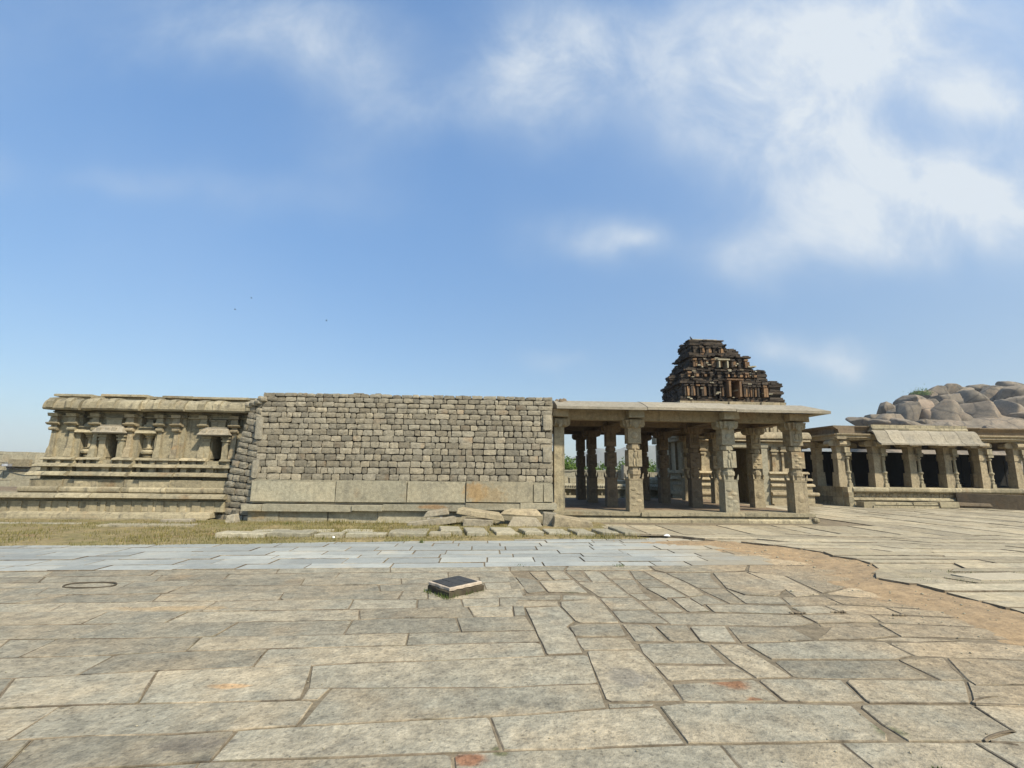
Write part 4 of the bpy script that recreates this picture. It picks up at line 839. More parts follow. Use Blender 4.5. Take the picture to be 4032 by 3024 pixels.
def relief(q, cx, yf, zc, s, kind):
    b = q.blob
    if kind == 0:   # seated figure
        b((cx, yf, zc + .20 * s), (.05 * s, .03, .06 * s), n=(8, 6)); b((cx, yf, zc + .05 * s), (.07 * s, .03, .11 * s), n=(8, 6))
        b((cx, yf, zc - .10 * s), (.15 * s, .03, .05 * s), n=(8, 6)); b((cx - .11 * s, yf, zc + .03 * s), (.03 * s, .025, .10 * s), n=(6, 5)); b((cx + .11 * s, yf, zc + .03 * s), (.03 * s, .025, .10 * s), n=(6, 5))
    elif kind == 1: b((cx, yf, zc), (.11 * s, .025, .11 * s), n=(12, 6)); b((cx, yf - .01, zc), (.06 * s, .025, .06 * s), n=(8, 6))
    elif kind == 2:
        for k in range(5): b((cx + (k % 2 - .5) * .12 * s, yf, zc + (k - 2) * .09 * s), (.08 * s, .025, .04 * s), n=(7, 5))
    else:           # standing figure
        b((cx, yf, zc + .26 * s), (.045 * s, .03, .055 * s), n=(8, 6)); b((cx, yf, zc + .10 * s), (.065 * s, .03, .11 * s), n=(8, 6))
        b((cx - .045 * s, yf, zc - .12 * s), (.035 * s, .03, .14 * s), n=(6, 5)); b((cx + .045 * s, yf, zc - .12 * s), (.035 * s, .03, .14 * s), n=(6, 5)); b((cx + .10 * s, yf, zc + .12 * s), (.025 * s, .025, .12 * s), n=(6, 5))
def carved_pillar(cx, cy, w, mat, zt=2.90, plain_=False, label=None, seed=0, lean=0.0):
    q = MB(300 + seed); h = w / 2; cu = lambda z: ZF + (z - .33) * (zt - .33) / 2.57; r0 = q.rg.uniform(.3, .7); cz = cu
    def blk(wa, wb, z0, z1, ofs=0.0): q.taper(cx + lean * (z0 - .33), cy, cu(z0), cu(z1), wa + .0007 * ofs, wa, wb, wb, r0 + q.rg.uniform(-.06, .06))
    if plain_:
        blk(h, h * .94, .33, 2.90)
    else:
        blk(h * 1.06, h * .98, .33, 1.29); blk(h * 1.02, h * 1.06, 1.27, 1.33)
        for sx in (-1, 1):
            for sy in (-1, 1):
                q.hexa([(cx + sx * h * .98 - .03, cy + sy * h * .98 - .03, cu(1.33)), (cx + sx * h * .98 + .03, cy + sy * h * .98 - .03, cu(1.33)), (cx + sx * h * .98 + .03, cy + sy * h * .98 + .03, cu(1.33)), (cx + sx * h * .98 - .03, cy + sy * h * .98 + .03, cu(1.33)),
                        (cx + sx * h * 1.08 - .01, cy + sy * h * 1.08 - .01, cu(1.49)), (cx + sx * h * 1.08 + .01, cy + sy * h * 1.08 - .01, cu(1.49)), (cx + sx * h * 1.08 + .01, cy + sy * h * 1.08 + .01, cu(1.49)), (cx + sx * h * 1.08 - .01, cy + sy * h * 1.08 + .01, cu(1.49))], r0)
        for (z0, z1) in ((1.33, 1.70), (2.21, 2.41)):
            zm = (z0 + z1) / 2
            q.lathe(cx, cy, [(h * .80, cu(z0)), (h * .86, cu(zm - .07)), (h * .98, cu(zm - .06)), (h * .98, cu(zm + .06)), (h * .86, cu(zm + .07)), (h * .78, cu(z1))], 8, r0, sq=.35)
        blk(h, h * .99, 1.70, 2.21); blk(h * .98, h * .96, 2.41, 2.90)
        kk = q.rg.randrange(4)
        for (zc_, sc_, kd) in ((.78, 1.3, (kk) % 4), (1.95, .95, (kk + 1) % 4), (2.65, .95, (kk + 3) % 4)):
            relief(q, cx, cy - h * 1.0, cu(zc_), sc_, kd)
            q2 = len(q.v); relief(q, cx, cy, cu(zc_), sc_, 1)
            q.v[q2:] = [(cx - h - (yy - cy), cy + (xx - cx), zz) for xx, yy, zz in q.v[q2:]]
    o = q.build('pillar', M[mat], mh)
    if label: o['label'] = label
    c = MB(340 + seed)
    z0 = zt - .005; r1 = .5
    for ax in (0, 1):          # cross-shaped corbel
        pr = [(-.35, z0 + .10), (-.30, z0 + .03), (-.19, z0), (.19, z0), (.30, z0 + .03), (.35, z0 + .10), (.35, z0 + .24 + .002 * ax), (-.35, z0 + .24 + .002 * ax)]
        if ax: c.prism([(cy + a, z) for a, z in pr][::1], cx - .17, cx + .17, rnd=r1)
        else: c.prism_y([(cx + a, z) for a, z in pr], cy - .18, cy + .18, rnd=r1)
    c.taper(cx, cy, z0 + .02, z0 + .235, .24, .24, .30, .30, r1); c.box(cx - .09, cx + .09, cy - .38, cy - .34, z0 + .03, z0 + .20, .01, r1); c.box(cx - .05, cx + .05, cy - .40, cy - .345, z0 - .02, z0 + .13, .01, r1)
    c.build('capital', M[mat if mat != 'carved' else 'temple'], o)
    return o
PX = [(2.30, 15.52, .33), (4.66, 15.51, .42), (7.66, 15.50, .42), (9.89, 15.52, .42)]
PL = {0: 'plain tapering pillar against the rubble wall', 1: 'pale carved pillar', 2: 'grey green carved pillar', 3: 'ochre carved corner pillar'}
for i, (cx, cy, w_) in enumerate(PX): carved_pillar(cx, cy, w_, ('carved', 'temple', 'dado', 'temple')[i], plain_=(i == 0), label=PL[i], seed=i + 2)
PB = [(2.2, 17.6), (4.47, 17.62), (7.49, 17.62), (9.74, 17.61), (2.1, 19.8), (4.26, 19.81), (7.16, 19.80), (9.33, 19.80), (2.0, 21.7), (4.18, 21.7), (6.97, 21.7), (8.9, 21.7)]
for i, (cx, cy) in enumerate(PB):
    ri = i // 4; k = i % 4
    carved_pillar(cx, cy, .36, 'temple' if k == 3 else 'inner', zt=2.90 - .01 * ri, seed=10 + i)  # shade put into the tone: the open right side keeps the lighter granite
for i, (cx, cy, w_) in enumerate(PX):
    bl = MB(165 + i)
    if cx > 9: bl.box(9.55, 10.18, 15.05, 15.40, 3.19, 3.40, .01); bl.box(9.9, 10.36, 15.3, 15.75, 3.18, 3.40, .01)
    else: bl.box(cx - .235, cx + .235, 14.98, 15.40, 3.19, 3.425, .012)
    bl.build('beam_end', M[('temple', 'dado', 'dado', 'temple')[i]], mh)
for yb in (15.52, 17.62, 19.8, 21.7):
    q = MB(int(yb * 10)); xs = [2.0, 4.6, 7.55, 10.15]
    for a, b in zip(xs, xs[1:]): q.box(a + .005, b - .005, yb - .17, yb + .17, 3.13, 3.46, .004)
    q.build('beam', M['inner'] if yb > 16 else M['temple'], mh)  # beams behind the front row take the granite darkened for shade
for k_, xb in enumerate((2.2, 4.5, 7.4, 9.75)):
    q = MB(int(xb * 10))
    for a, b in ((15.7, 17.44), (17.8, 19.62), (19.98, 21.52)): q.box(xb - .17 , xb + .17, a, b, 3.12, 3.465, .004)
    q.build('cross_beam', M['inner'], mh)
ev_ = MB(66)
EP = [(14.60, 3.375), (15.45, 3.50), (16.0, 3.50), (16.0, 3.765), (15.62, 3.75), (15.42, 3.725), (15.0, 3.60), (14.60, 3.455)]
ev_.prism(EP, 2.12, 4.86, .004, .004); ev_.prism([(a, b + .012) for a, b in EP], 4.875, 7.62, .004, .004)
ev_.prism([(a, b - .008) for a, b in EP], 7.635, 10.20, 0, 0)
t_ = [(10.202, 14.6, 3.367), (10.60, 14.6, 3.367), (10.60, 23.2, 3.367), (10.202, 23.2, 3.367), (10.202, 14.6, 3.447), (10.60, 14.6, 3.447), (10.60, 23.2, 3.447), (10.202, 15.42, 3.72), (10.202, 23.2, 3.72)]
ev_.poly(t_, [(3, 2, 1, 0), (0, 1, 5, 4), (1, 2, 6, 5), (4, 5, 7), (5, 6, 8, 7), (2, 3, 8, 6), (0, 4, 7, 8, 3)])
ev_.build('eave', M['eave'], mh)
q = MB(67)
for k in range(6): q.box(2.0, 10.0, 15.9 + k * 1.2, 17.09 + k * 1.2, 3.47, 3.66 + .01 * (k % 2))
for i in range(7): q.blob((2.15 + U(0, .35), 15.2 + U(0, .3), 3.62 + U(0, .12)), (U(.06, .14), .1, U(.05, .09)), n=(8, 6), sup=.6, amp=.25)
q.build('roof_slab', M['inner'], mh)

# ================================================================== BRICK TOWER
tw = thing('gateway_tower', 'ruined tiered temple tower of blackened brick on a pale stone storey', 'tower', (12.8, 25, 0))
tb = MB(71)
def split(prof, segs, lo, hi, jy=.012):
    for a, b in segs: tb.course(prof, a, b, lo, hi, jy)
DG = (12.06, 13.66)
def both(prof, x0, x1, lo=.6, hi=1.2): split(prof, ((x0, DG[0] - .30), (DG[1] + .30, x1)), lo, hi)
both(rect(22.9, -.1, .14, 24.5), 9.4, 16.35); both(rect(23.05, .14, .50, 24.5), 9.6, 16.1); both(torus(22.95, .50, .66, 24.5), 9.5, 16.3); both(rect(23.1, .66, .92, 24.5), 9.65, 16.05)
both(drip(22.98, .92, 1.06, 24.5), 9.55, 16.15); both(rect(23.25, 1.06, 1.20, 24.5), 9.8, 15.9); both(drip(23.05, 1.20, 1.32, 24.5), 9.6, 16.1); both(rect(23.28, 1.32, 1.5, 24.5), 9.82, 15.85); both(drip(23.12, 1.5, 1.62, 24.5), 9.7, 16.0)
both(rect(23.42, 1.62, 2.3, 24.6), 9.9, 15.8); both(rect(23.42, 2.3, 3.0, 24.6), 9.9, 15.8)
tb.course(rect(23.36, 2.80, 3.02, 24.6), 9.88, 15.82); tb.course(drip(23.0, 3.02, 3.16, 24.6), 9.55, 16.1); tb.course(kapota(22.95, 3.16, 3.50, 24.6), 9.5, 16.15)
tb.box(9.9, DG[0] - .3, 24.4, 27.3, 0, 3.5); tb.box(DG[1] + .3, 15.8, 24.4, 27.3, 0, 3.5); tb.box(DG[0] - .3, DG[1] + .3, 26.8, 27.3, 0, 3.5); tb.box(DG[0] - .35, DG[1] + .35, 23.5, 27.2, 2.80, 3.4)
for k in range(14):      # left flank mouldings
    y0 = 23.2 + k * .29
    tb.box(9.62, 9.95, y0, y0 + .28, .5, .66, .02); tb.box(9.70, 9.95, y0, y0 + .28, 1.2, 1.32, .02); tb.box(9.74, 9.95, y0, y0 + .28, 1.5, 1.62, .02); tb.box(9.60, 9.95, y0, y0 + .28, 3.05, 3.45, .03)
    if k % 3 == 1: tb.box(9.78, 9.95, y0, y0 + .2, 1.62, 3.0, .01)
tb.scx(.965).build('stone_storey', M['temple'], tw)
for cx in (10.15, 10.75, 11.35, 14.35, 14.85, 15.5):
    q = MB(int(cx * 30)); b = 23.6
    q.taper(cx, 23.42, 1.62, 1.85, .13, .16, .10, .12); q.taper(cx, 23.42, 1.85, 2.42, .08, .10, .08, .10); q.box(cx - .14, cx + .14, 23.24, b, 2.42, 2.50); q.box(cx - .08, cx + .08, 23.30, b, 2.5, 2.56); q.box(cx - .2, cx + .2, 23.2, b, 2.56, 2.63); q.box(cx - .13, cx + .13, 23.26, b, 2.63, 2.8)
    q.scx(.965).build('pilaster', M['temple'], tw)
q = MB(73)
for a, b in ((DG[0] - .30, DG[0]), (DG[1], DG[1] + .30)): q.box(a, b, 23.18, 24.6, .0, 2.74)
q.box(DG[0] - .34, DG[1] + .34, 23.14, 24.6, 2.74, 2.94)
q.scx(.965).build('door_frame', M['dado'], tw)
q = MB(74); x = 9.75
while x < 15.9:        # small figures above the cornice
    s_ = U(.10, .2); q.box(x, x + s_, 23.25, 23.8, 3.5, 3.5 + U(.2, .42), .02); q.blob((x + s_ / 2, 23.3, 3.85), (.07, .07, .08), n=(7, 5)); x += s_ + U(.04, .12)
q.box(9.9, 15.7, 23.6, 27, 3.5, 4.25); q.course(drip(23.3, 4.2, 4.36, 25), 9.8, 15.8); q.course(rect(23.6, 4.36, 5.0, 25), 9.85, 15.4, .3, .7, .05); q.box(9.9, 15.2, 25, 27, 4.2, 5.0)
q.scx(.965).build('figure_frieze', M['temple'], tw)
def tier(z0, z1, lo, hi, seed, broken=0.0, corn=(), hole=None):
    # lo / hi = (xl, xr, yf, yb) at the bottom and top of the tier
    q = MB(seed); u = q.rg.uniform; z = z0
    q.hexa([(lo[0] + .15, lo[2] + .42, z0), (lo[1] - .15, lo[2] + .42, z0), (lo[1] - .15, lo[3] - .15, z0), (lo[0] + .15, lo[3] - .15, z0), (hi[0] + .15, hi[2] + .42, z1 - .03), (hi[1] - .15, hi[2] + .42, z1 - .03), (hi[1] - .15, hi[3] - .15, z1 - .03), (hi[0] + .15, hi[3] - .15, z1 - .03)], .4)
    while z < z1 - .02:
        h = min(u(.055, .12), z1 - z); t = (z - z0) / (z1 - z0)
        xl, xr, yf, yb = [a + (b - a) * t for a, b in zip(lo, hi)]
        e = .0
        for (c0, c1, ce) in corn:
            if c0 <= t <= c1: e = ce
        xl += N3(z * 2, seed) * .12; xr += N3(z * 2, seed + 9) * .14
        x = xl - e
        while x < xr + e:
            L = u(.10, .38); ph = .05 * N3(x * 1.3, seed * 2.1, z * .4) + .05 * (1 if math.sin(x * 5.2 + seed) > .25 else -1)
            inh = hole and x + L > hole[0] and x < hole[1] and z + h > hole[2] and z < hole[3]
            if not inh and not (t > .7 and u(0, 1) < broken): q.box(x, min(x + L, xr + e), yf - e + ph + u(-.022, .022), yf + .45, z, z + h + u(-.006, .008), .009)
            x += L
        y = yf - e
        while y < yb:
            L = u(.12, .4)
            for s_ in (0, 1):
                ph = .08 * N3(y * 1.6, seed + s_, z * .5) + u(-.05, .05)
                if t > .7 and u(0, 1) < broken: continue
                if s_ == 0: q.box(xl - e + ph, xl + .5, y, y + L, z, z + h + u(-.01, .02), .014)
                else: q.box(xr - .5, xr + e + ph, y, y + L, z, z + h, .014)
            y += L
        z += h
    return q.build('brick_tier', M['brick'], tw)
t0 = tier(4.95, 6.10, (9.75, 14.90, 24.0, 26.6), (9.80, 14.3, 24.05, 26.5), 81, .05, ((.0, .10, .14), (.12, .22, .07), (.80, .95, .16)), (12.05, 12.62, 5.26, 6.1))
t05 = tier(6.08, 6.72, (9.95, 14.15, 24.1, 26.5), (10.15, 14.02, 24.15, 26.4), 82, .15, ((.0, .12, .10), (.75, .95, .12),))
t1 = tier(6.70, 7.52, (10.3, 13.55, 24.3, 26.4), (10.42, 13.42, 24.35, 26.2), 83, .25, ((.0, .1, .1), (.74, .9, .12),), (11.76, 12.2, 6.78, 7.2))
t2 = tier(7.50, 8.36, (10.42, 12.4, 24.4, 26.2), (10.62, 12.3, 24.55, 25.8), 84, .15, ((.0, .08, .08), (.55, .68, .08), (.9, 1.0, .06)))
t3 = tier(7.48, 7.92, (12.3, 13.15, 24.5, 26.0), (12.35, 12.95, 24.6, 25.8), 85, .5)
q = MB(86); q.box(10.70, 12.0, 24.55, 25.6, 8.36, 8.41, .02); q.build('top_slab', M['dado'], t2)
for (cx, cy, z0, z1, r, par) in ((14.55, 24.2, 5.0, 6.16, .33, t0), (13.98, 24.3, 6.1, 6.66, .26, t05), (9.72, 25.0, 6.05, 6.42, .25, t05), (10.0, 24.25, 6.05, 6.4, .22, t05)):
    q = MB(int(cx * 100)); z = z0
    while z < z1:
        k = (z - z0) / (z1 - z0); rr = r * (1.0 + .18 * math.sin(k * 19)) * (1 - .35 * max(0, k - .7) / .3); q.box(cx - rr, cx + rr, cy - rr, cy + rr, z, z + .095, .02); z += .09
    q.build('corner_turret', M['brick'], par)
for par, (x0, x1, yf, z0, z1), stp in ((t0, (9.85, 14.1, 23.90, 5.28, 5.86), .30), (t05, (10.1, 13.8, 24.0, 6.28, 6.52), .34), (t1, (10.5, 13.45, 24.22, 6.84, 7.26), .33), (t2, (10.62, 12.1, 24.42, 7.62, 7.95), .36)):
    r_ = MB(int(x0 * 78)); x = x0
    while x < x1 - .1:
        if abs(x + .07 - 12.33) > .38 or par is not t0 and abs(x + .07 - 11.98) > .34 or par in (t05, t2):
            q = MB(int(x * 770)); q.box(x, x + U(.05, .12), yf - U(.09, .14), yf + .2, z0, z1, .012); q.box(x - .04, x + .15, yf - .16, yf + .2, z1 - .08, z1, .012); q.build('pilaster', M['plaster'] if U(0, 1) < .3 else M['brick'], par)
            if U(0, 1) < .8: q = MB(int(x * 780)); q.box(x + .14, x + .14 + U(.08, .16), yf - .075, yf + .2, z0 + .02, z1 - .1, .015); q.build('plaster_panel', M['plaster'], par)
        x += stp * U(.75, 1.25)
for par, (x0, x1, yf, z0, z1, m) in ((t0, (12.12, 12.56, 23.60, 5.28, 6.08, .10)), (t1, (11.80, 12.16, 23.92, 6.80, 7.16, .07))):
    q = MB(int(x0 * 66)); q.box(x0 - m, x0, yf, 24.4, z0 - .02, z1, .008); q.box(x1, x1 + m, yf, 24.4, z0 - .02, z1, .008); q.box(x0 - m * 2, x1 + m * 2, yf - .04, 24.4, z1, z1 + .07, .008)
    o = q.build('window_frame', M['plaster'] if par is t0 else M['dado'], par)
    q = MB(int(x0 * 67)); q.box(x0 - .05, x1 + .05, 24.42, 24.5, z0 - .03, z1); 
    o2 = q.build('shade_panel', M['dark'], par)  # near-black backing panel, painting the shade inside the opening
q = MB(88)
for i in range(34):
    z = U(5.0, 7.4); lim = 9.9 + (z - 5) * .28, 14.6 - (z - 5) * .5
    x = U(*lim); q.box(x, x + U(.06, .22), 23.80 + max(0, (z - 6.1)) * .32, 24.5, z, z + U(.03, .07), .01)
stuff(q.build('loose_pale_brick', M['dado'], t0))

# ================================================================== SIDE HALL (right)
hl = thing('side_hall', 'long low pillared hall with a curved stone awning and dark interior', 'pavilion', (20, 24, 0))
pl = MB(91)
pl.course(rect(22.62, -.1, .29, 23.6), 16.85, 34, .9, 1.8, .015); pl.course(rect(22.80, .29, .34, 23.6), 17.05, 34); pl.course(drip(22.58, .34, .48, 23.6), 17.05, 34, .9, 1.8)
pl.course(rect(22.76, .48, .73, 23.6), 17.05, 34); pl.course(torus(22.50, .73, .955, 23.8), 17.05, 34, 1.0, 2.0, .01, .005)
for k in range(4): pl.box(16.82, 17.06, 22.52 + .01 * k, 23.0, k * .24, k * .24 + .235, .008)
for k in range(4):
    for j in range(3): pl.box(16.78 - .01 * (k % 2), 17.0, 22.9 + j * .68, 23.57 + j * .68, k * .24, k * .24 + .236, .008)
pl.box(16.95, 34, 23.2, 31, 0, .93)
pl.build('plinth', M['carved'], hl)
q = MB(92); q.box(17.06, 33.8, 22.75, 22.9, .49, .72); x = 17.25
while x < 33.5:
    s_ = U(.08, .12); q.blob((x, 22.75, .60), (s_, .05, .07), n=(8, 6)); q.blob((x + s_ * 1.1, 22.74, .63), (.045, .045, .05), n=(7, 5)); q.box(x - s_ * .7, x - s_ * .3, 22.72, 22.78, .49, .58); q.box(x + s_ * .3, x + s_ * .7, 22.72, 22.78, .49, .58)
    x += U(.30, .46)
    if U(0, 1) < .2: q.box(x - .06, x + .04, 22.71, 22.8, .485, .725); x += .2
q.build('elephant_frieze', M['temple'], hl)
def hall_pillar(cx, cy, side=1, front=True):
    o = MB(int(cx * 10 + cy)); z0 = .95
    o.taper(cx, cy, z0, 1.62, .23, .23, .21, .21, .5); o.taper(cx, cy, 1.62, 2.25, .165, .17, .165, .17, .5); o.taper(cx, cy, 2.25, 2.50, .20, .20, .20, .20, .55); o.taper(cx, cy, 2.5, 2.85, .16, .16, .19, .19, .5)
    p_ = o.build('pillar', M['temple'], hl)
    c = MB(int(cx * 11)); pr = [(-.56, 2.93), (-.50, 2.86), (-.3, 2.85), (.3, 2.85), (.50, 2.86), (.56, 2.93), (.54, 3.06), (.42, 3.12), (.3, 3.15), (-.3, 3.15), (-.42, 3.12), (-.54, 3.06)]
    c.prism_y([(cx + a, z) for a, z in pr], cy - .18, cy + .18, .5); c.prism([(cy + a * .8, z + .002) for a, z in pr], cx - .17, cx + .17, rnd=.55); c.build('capital', M['temple'], p_)
    if front:
        d = MB(int(cx * 12)); dx, dy = cx + .28 * side, cy - .20
        d.taper(dx, dy, z0 - .02, 1.14, .10, .10, .09, .09, .5); d.lathe(dx, dy, [(.085, 1.14), (.095, 1.22), (.07, 1.27), (.10, 1.36), (.075, 1.42), (.085, 1.55), (.125, 1.62), (.12, 1.66), (.07, 1.70), (.055, 2.25), (.10, 2.28), (.10, 2.33), (.06, 2.36), (.075, 2.40)], 10, .5)
        d.box(dx - .15, dx + .12, dy - .14, dy + .12, 2.40, 2.47); d.box(dx - .10, dx + .17, dy - .10, dy + .12, 2.47, 2.55); d.box(dx - .16, dx + .10, dy - .12, dy + .18, 2.55, 2.80); d.box(dx - .3, dx - .02, dy + .0, dy + .20, 2.80, 2.9)
        d.box(dx - .2, dx - .03, dy + .06, dy + .2, 1.0, 1.6, .01)
        d.build('colonnette', M['carved'], p_)
for k in range(8): hall_pillar(16.62 + .20 + k * 1.77, 22.98)
for cx, cy in ((16.98, 24.75), (16.98, 26.4), (18.6, 24.9), (20.4, 24.9), (22.1, 24.9), (23.9, 24.9), (25.7, 24.9)): hall_pillar(cx, cy, 1, False)
q = MB(94)
CP = [(22.60, 3.60), (22.48, 3.62), (22.36, 3.60), (22.26, 3.53), (22.19, 3.43), (22.14, 3.31), (22.09, 3.19), (22.03, 3.09), (21.95, 3.015), (21.84, 2.965)]
prof = [(a, b - .075) for a, b in CP][::-1] + CP
x = 18.1
while x < 23.1:
    L = min(U(.62, .78), 23.2 - x); q.prism(prof[::-1], x + .008, x + L - .008, .008, .012); x += L
q.build('awning', M['eave'], hl)
q = MB(95); q.course(torus(22.40, 3.59, 3.73, 23.2), 18.2, 22.95, 1.2, 2.0, .006); q.course(rect(22.46, 3.73, 3.87, 23.2), 18.2, 22.95, 1.2, 2.0, .006); q.build('parapet', M['carved'], hl)
q = MB(96)
for (a, b) in ((16.42, 18.1), (23.2, 34)):
    q.course(rect(22.62, 3.15, 3.24, 23.5), a, b, 1.2, 2.2, .006); q.course([(22.44, 3.24), (23.5, 3.24), (23.5, 3.42), (22.36, 3.42), (22.36, 3.38), (22.46, 3.30)], a - .02, b, 1.2, 2.2, .006)
q.course(rect(22.64, 3.15, 3.42, 23.5), 18.1, 23.2)
q.prism_y([(16.46, 3.16), (16.9, 3.16), (16.9, 3.42), (16.34, 3.42), (16.34, 3.36), (16.44, 3.28)][::-1], 22.42, 25.3)
q.build('cornice', M['temple'], hl)
q = MB(97)
q.course([(22.75, 3.42), (23.8, 3.42), (23.8, 3.80), (22.55, 3.80), (22.55, 3.76), (22.72, 3.60)], 16.5, 34, 1.4, 2.4, .01, .006)
q.prism_y([(16.62, 3.43), (17.4, 3.43), (17.4, 3.80), (16.36, 3.80), (16.36, 3.75), (16.6, 3.6)][::-1], 22.5, 25.4)
q.box(16.9, 34, 23.4, 31.2, 3.16, 3.72); q.box(16.7, 34, 25.4, 31.2, 3.2, 3.6)
q.build('roof', M['inner'], hl)
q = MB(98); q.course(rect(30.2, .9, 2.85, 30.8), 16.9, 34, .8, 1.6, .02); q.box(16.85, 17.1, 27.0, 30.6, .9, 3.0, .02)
q.build('rear_wall', M['dark'], hl)  # this and the next wall are coloured near black for the hall's shade
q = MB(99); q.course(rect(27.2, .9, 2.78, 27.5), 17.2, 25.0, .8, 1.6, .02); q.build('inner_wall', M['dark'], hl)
q = MB(100); q.box(17.1, 34, 23.35, 30.2, .932, .942); q.build('inner_floor', M['dark'], hl)  # near-black sheet over the plinth, painting the shade on the floor

# stones in front of the side hall
q = MB(101); q.course(rect(21.95, -.02, .15, 22.5), 17.5, 21.5, 1.2, 2.4, .015); q.box(17.1, 17.6, 22.0, 22.5, -.02, .31, .015); q.course(rect(22.06, .15, .19, 22.5), 17.6, 20.4); q.course(rect(21.98, .19, .30, 22.5), 17.55, 19.4, .9, 1.4, .02); q.box(19.4, 21.55, 21.95, 22.52, .19, .315, .02); q.box(20.6, 21.5, 21.9, 22.5, .1, .36, .02)
tag(q.build('stone_step', M['carved']), 'long pale stepped threshold stone below the elephant frieze of the side hall', 'step')
q = MB(102)
q.hexa([(21.62, 22.40, .0), (23.40, 21.72, .0), (23.55, 22.05, .0), (21.75, 22.75, .0), (21.58, 22.36, .17), (23.25, 21.74, .17), (23.5, 22.1, .17), (21.72, 22.75, .17)], .3)
q.hexa([(21.45, 22.34, .17), (23.50, 21.58, .17), (23.65, 22.0, .17), (21.6, 22.75, .17), (21.50, 22.38, .32), (23.30, 21.68, .30), (23.55, 22.0, .30), (21.62, 22.75, .32)], .6)
tag(q.build('moulded_stone', M['inner']), 'long dark moulded stone lying beside the pale threshold stone', 'stone block')
q = MB(103)
q.hexa([(22.05, 22.50, .0), (23.86, 21.10, .0), (24.15, 21.40, .0), (22.3, 22.9, .0), (22.0, 22.50, .72), (23.80, 21.12, .70), (24.12, 21.42, .70), (22.25, 22.9, .72)], .2)
tag(q.build('stair_flank', M['inner']), 'tall plain dark slab flanking a stair in front of the side hall', 'stone slab')
# ================================================================== BEYOND THE HALL
q = MB(111)
q.course(rect(25.9, -.1, .12, 27.2), .5, 10.4, .8, 1.8, .03); q.course(rect(26.1, .12, .28, 27.2), .6, 10.3); q.course(rect(26.22, .28, .58, 27.2), .6, 10.2); q.course(drip(25.95, .58, .88, 27.2), .4, 10.6, 1.0, 2.0, .02)
x = .8
while x < 10: q.box(x, x + U(.06, .2), 26.12, 26.3, .3, .56, .02); x += U(.2, .5)
x = .5
while x < 10.4: q.box(x, x + .06, 25.92, 26.1, .74, .80, .005); x += .12
tag(q.build('low_carved_platform', M['dado']), 'low ruined platform with a carved frieze, seen between the pillars of the open hall', 'platform')
x = .8; i = 0
while x < 10.2:
    w_ = U(.45, 1.0); h = U(.18, .42)
    q = MB(400 + i); 
    if i % 4 == 1: q.blob((x + w_ / 2, 26.8, .88 + h * .45), (w_ / 2, .3, h * .55), n=(10, 7), sup=.5, amp=.2, seed=i)
    else: q.box(x, x + w_, 26.5, 27.1, .86, .87 + h, .04)
    tag(q.build('loose_block', M['dado']), 'loose pale stone block lying in the row on top of the low carved platform', 'stone block', 'loose blocks on the low platform')
    x += w_ + U(.03, .2); i += 1
q = MB(112); q.blob((9.95, 25.2, .38), (.45, .35, .36), n=(14, 10), sup=.6, amp=.12, seed=4); q.blob((9.7, 25.1, .2), (.3, .3, .2), n=(10, 8), sup=.7, amp=.15)
tag(q.build('fallen_capital', M['inner']), 'grey rounded fallen stone at the tower end of the low platform', 'stone block')
q = MB(113)
for k in range(4): q.course(rect(40.0, k * .40 - .1, k * .40 + .29, 40.8), -6, 26, .9, 1.9, .02, .01)
q.course(rect(39.95, 1.5, 1.62, 40.8), 5.2, 12.5, .7, 1.2, .02, .02)
tag(q.build('enclosure_wall', M['dado']), 'long grey stone enclosure wall in front of the green shrubs, seen through the open hall', 'wall')
q = MB(114); q.box(11.0, 12.3, 39.2, 39.9, .9, 2.0, .05)
tag(q.build('pale_slab', M['eave']), 'pale upright slab leaning on the enclosure wall', 'stone slab')

def shrub(name, label, cx, cy, h, wd, n, seed, grp=None, flat=1.0):
    rg = random.Random(seed); t = thing(name, label, 'shrub', (cx, cy, 0), grp)
    b = MB(seed); nb = 6; tips = []
    for i in range(nb):
        a = 6.283 * i / nb + rg.uniform(-.3, .3); r = wd * rg.uniform(.25, .5); top = Vector((cx + math.cos(a) * r, cy + math.sin(a) * r * .7, h * rg.uniform(.6, .95)))
        b.tube([(cx + rg.uniform(-.1, .1), cy, -.1), ((cx * 2 + top.x) / 3, (cy * 2 + top.y) / 3, h * .35), top], [.07 * h / 3, .05 * h / 3, .015], 5); tips.append(top)
    b.build('stem', M['bark'], t)
    c = MB(seed + 1); cl = []
    for i in range(int(16 * wd)):
        a = rg.uniform(0, 6.283); r = rg.uniform(0, 1) ** .6; z = rg.uniform(.18, 1)
        cl.append((Vector((cx + math.cos(a) * wd * .55 * r, cy + math.sin(a) * wd * .4 * r, h * z * (1 - .35 * r * r) * flat)), rg.uniform(.16, .38) * h / 3, rg.uniform(0, 1)))
    for i in range(n):
        p, rr, tone = rg.choice(cl)
        d = Vector((rg.gauss(0, 1), rg.gauss(0, 1), rg.gauss(0, .8))) * rr
        v = p + d; s_ = rg.uniform(.05, .11) * h / 3
        A = Vector((rg.gauss(0, 1), rg.gauss(0, 1), rg.gauss(0, .6))).normalized(); B = A.cross(Vector((rg.gauss(0, 1), rg.gauss(0, 1), rg.gauss(0, 1)))).normalized()
        c.poly([v - A * s_ * 1.6, v + B * s_ * .7, v + A * s_ * 1.6, v - B * s_ * .7], [(0, 1, 2, 3)], min(1, max(0, tone + rg.uniform(-.25, .25))))
    c.build('foliage', M['leaf'], t); return t
SG = 'green shrubs behind the enclosure wall'
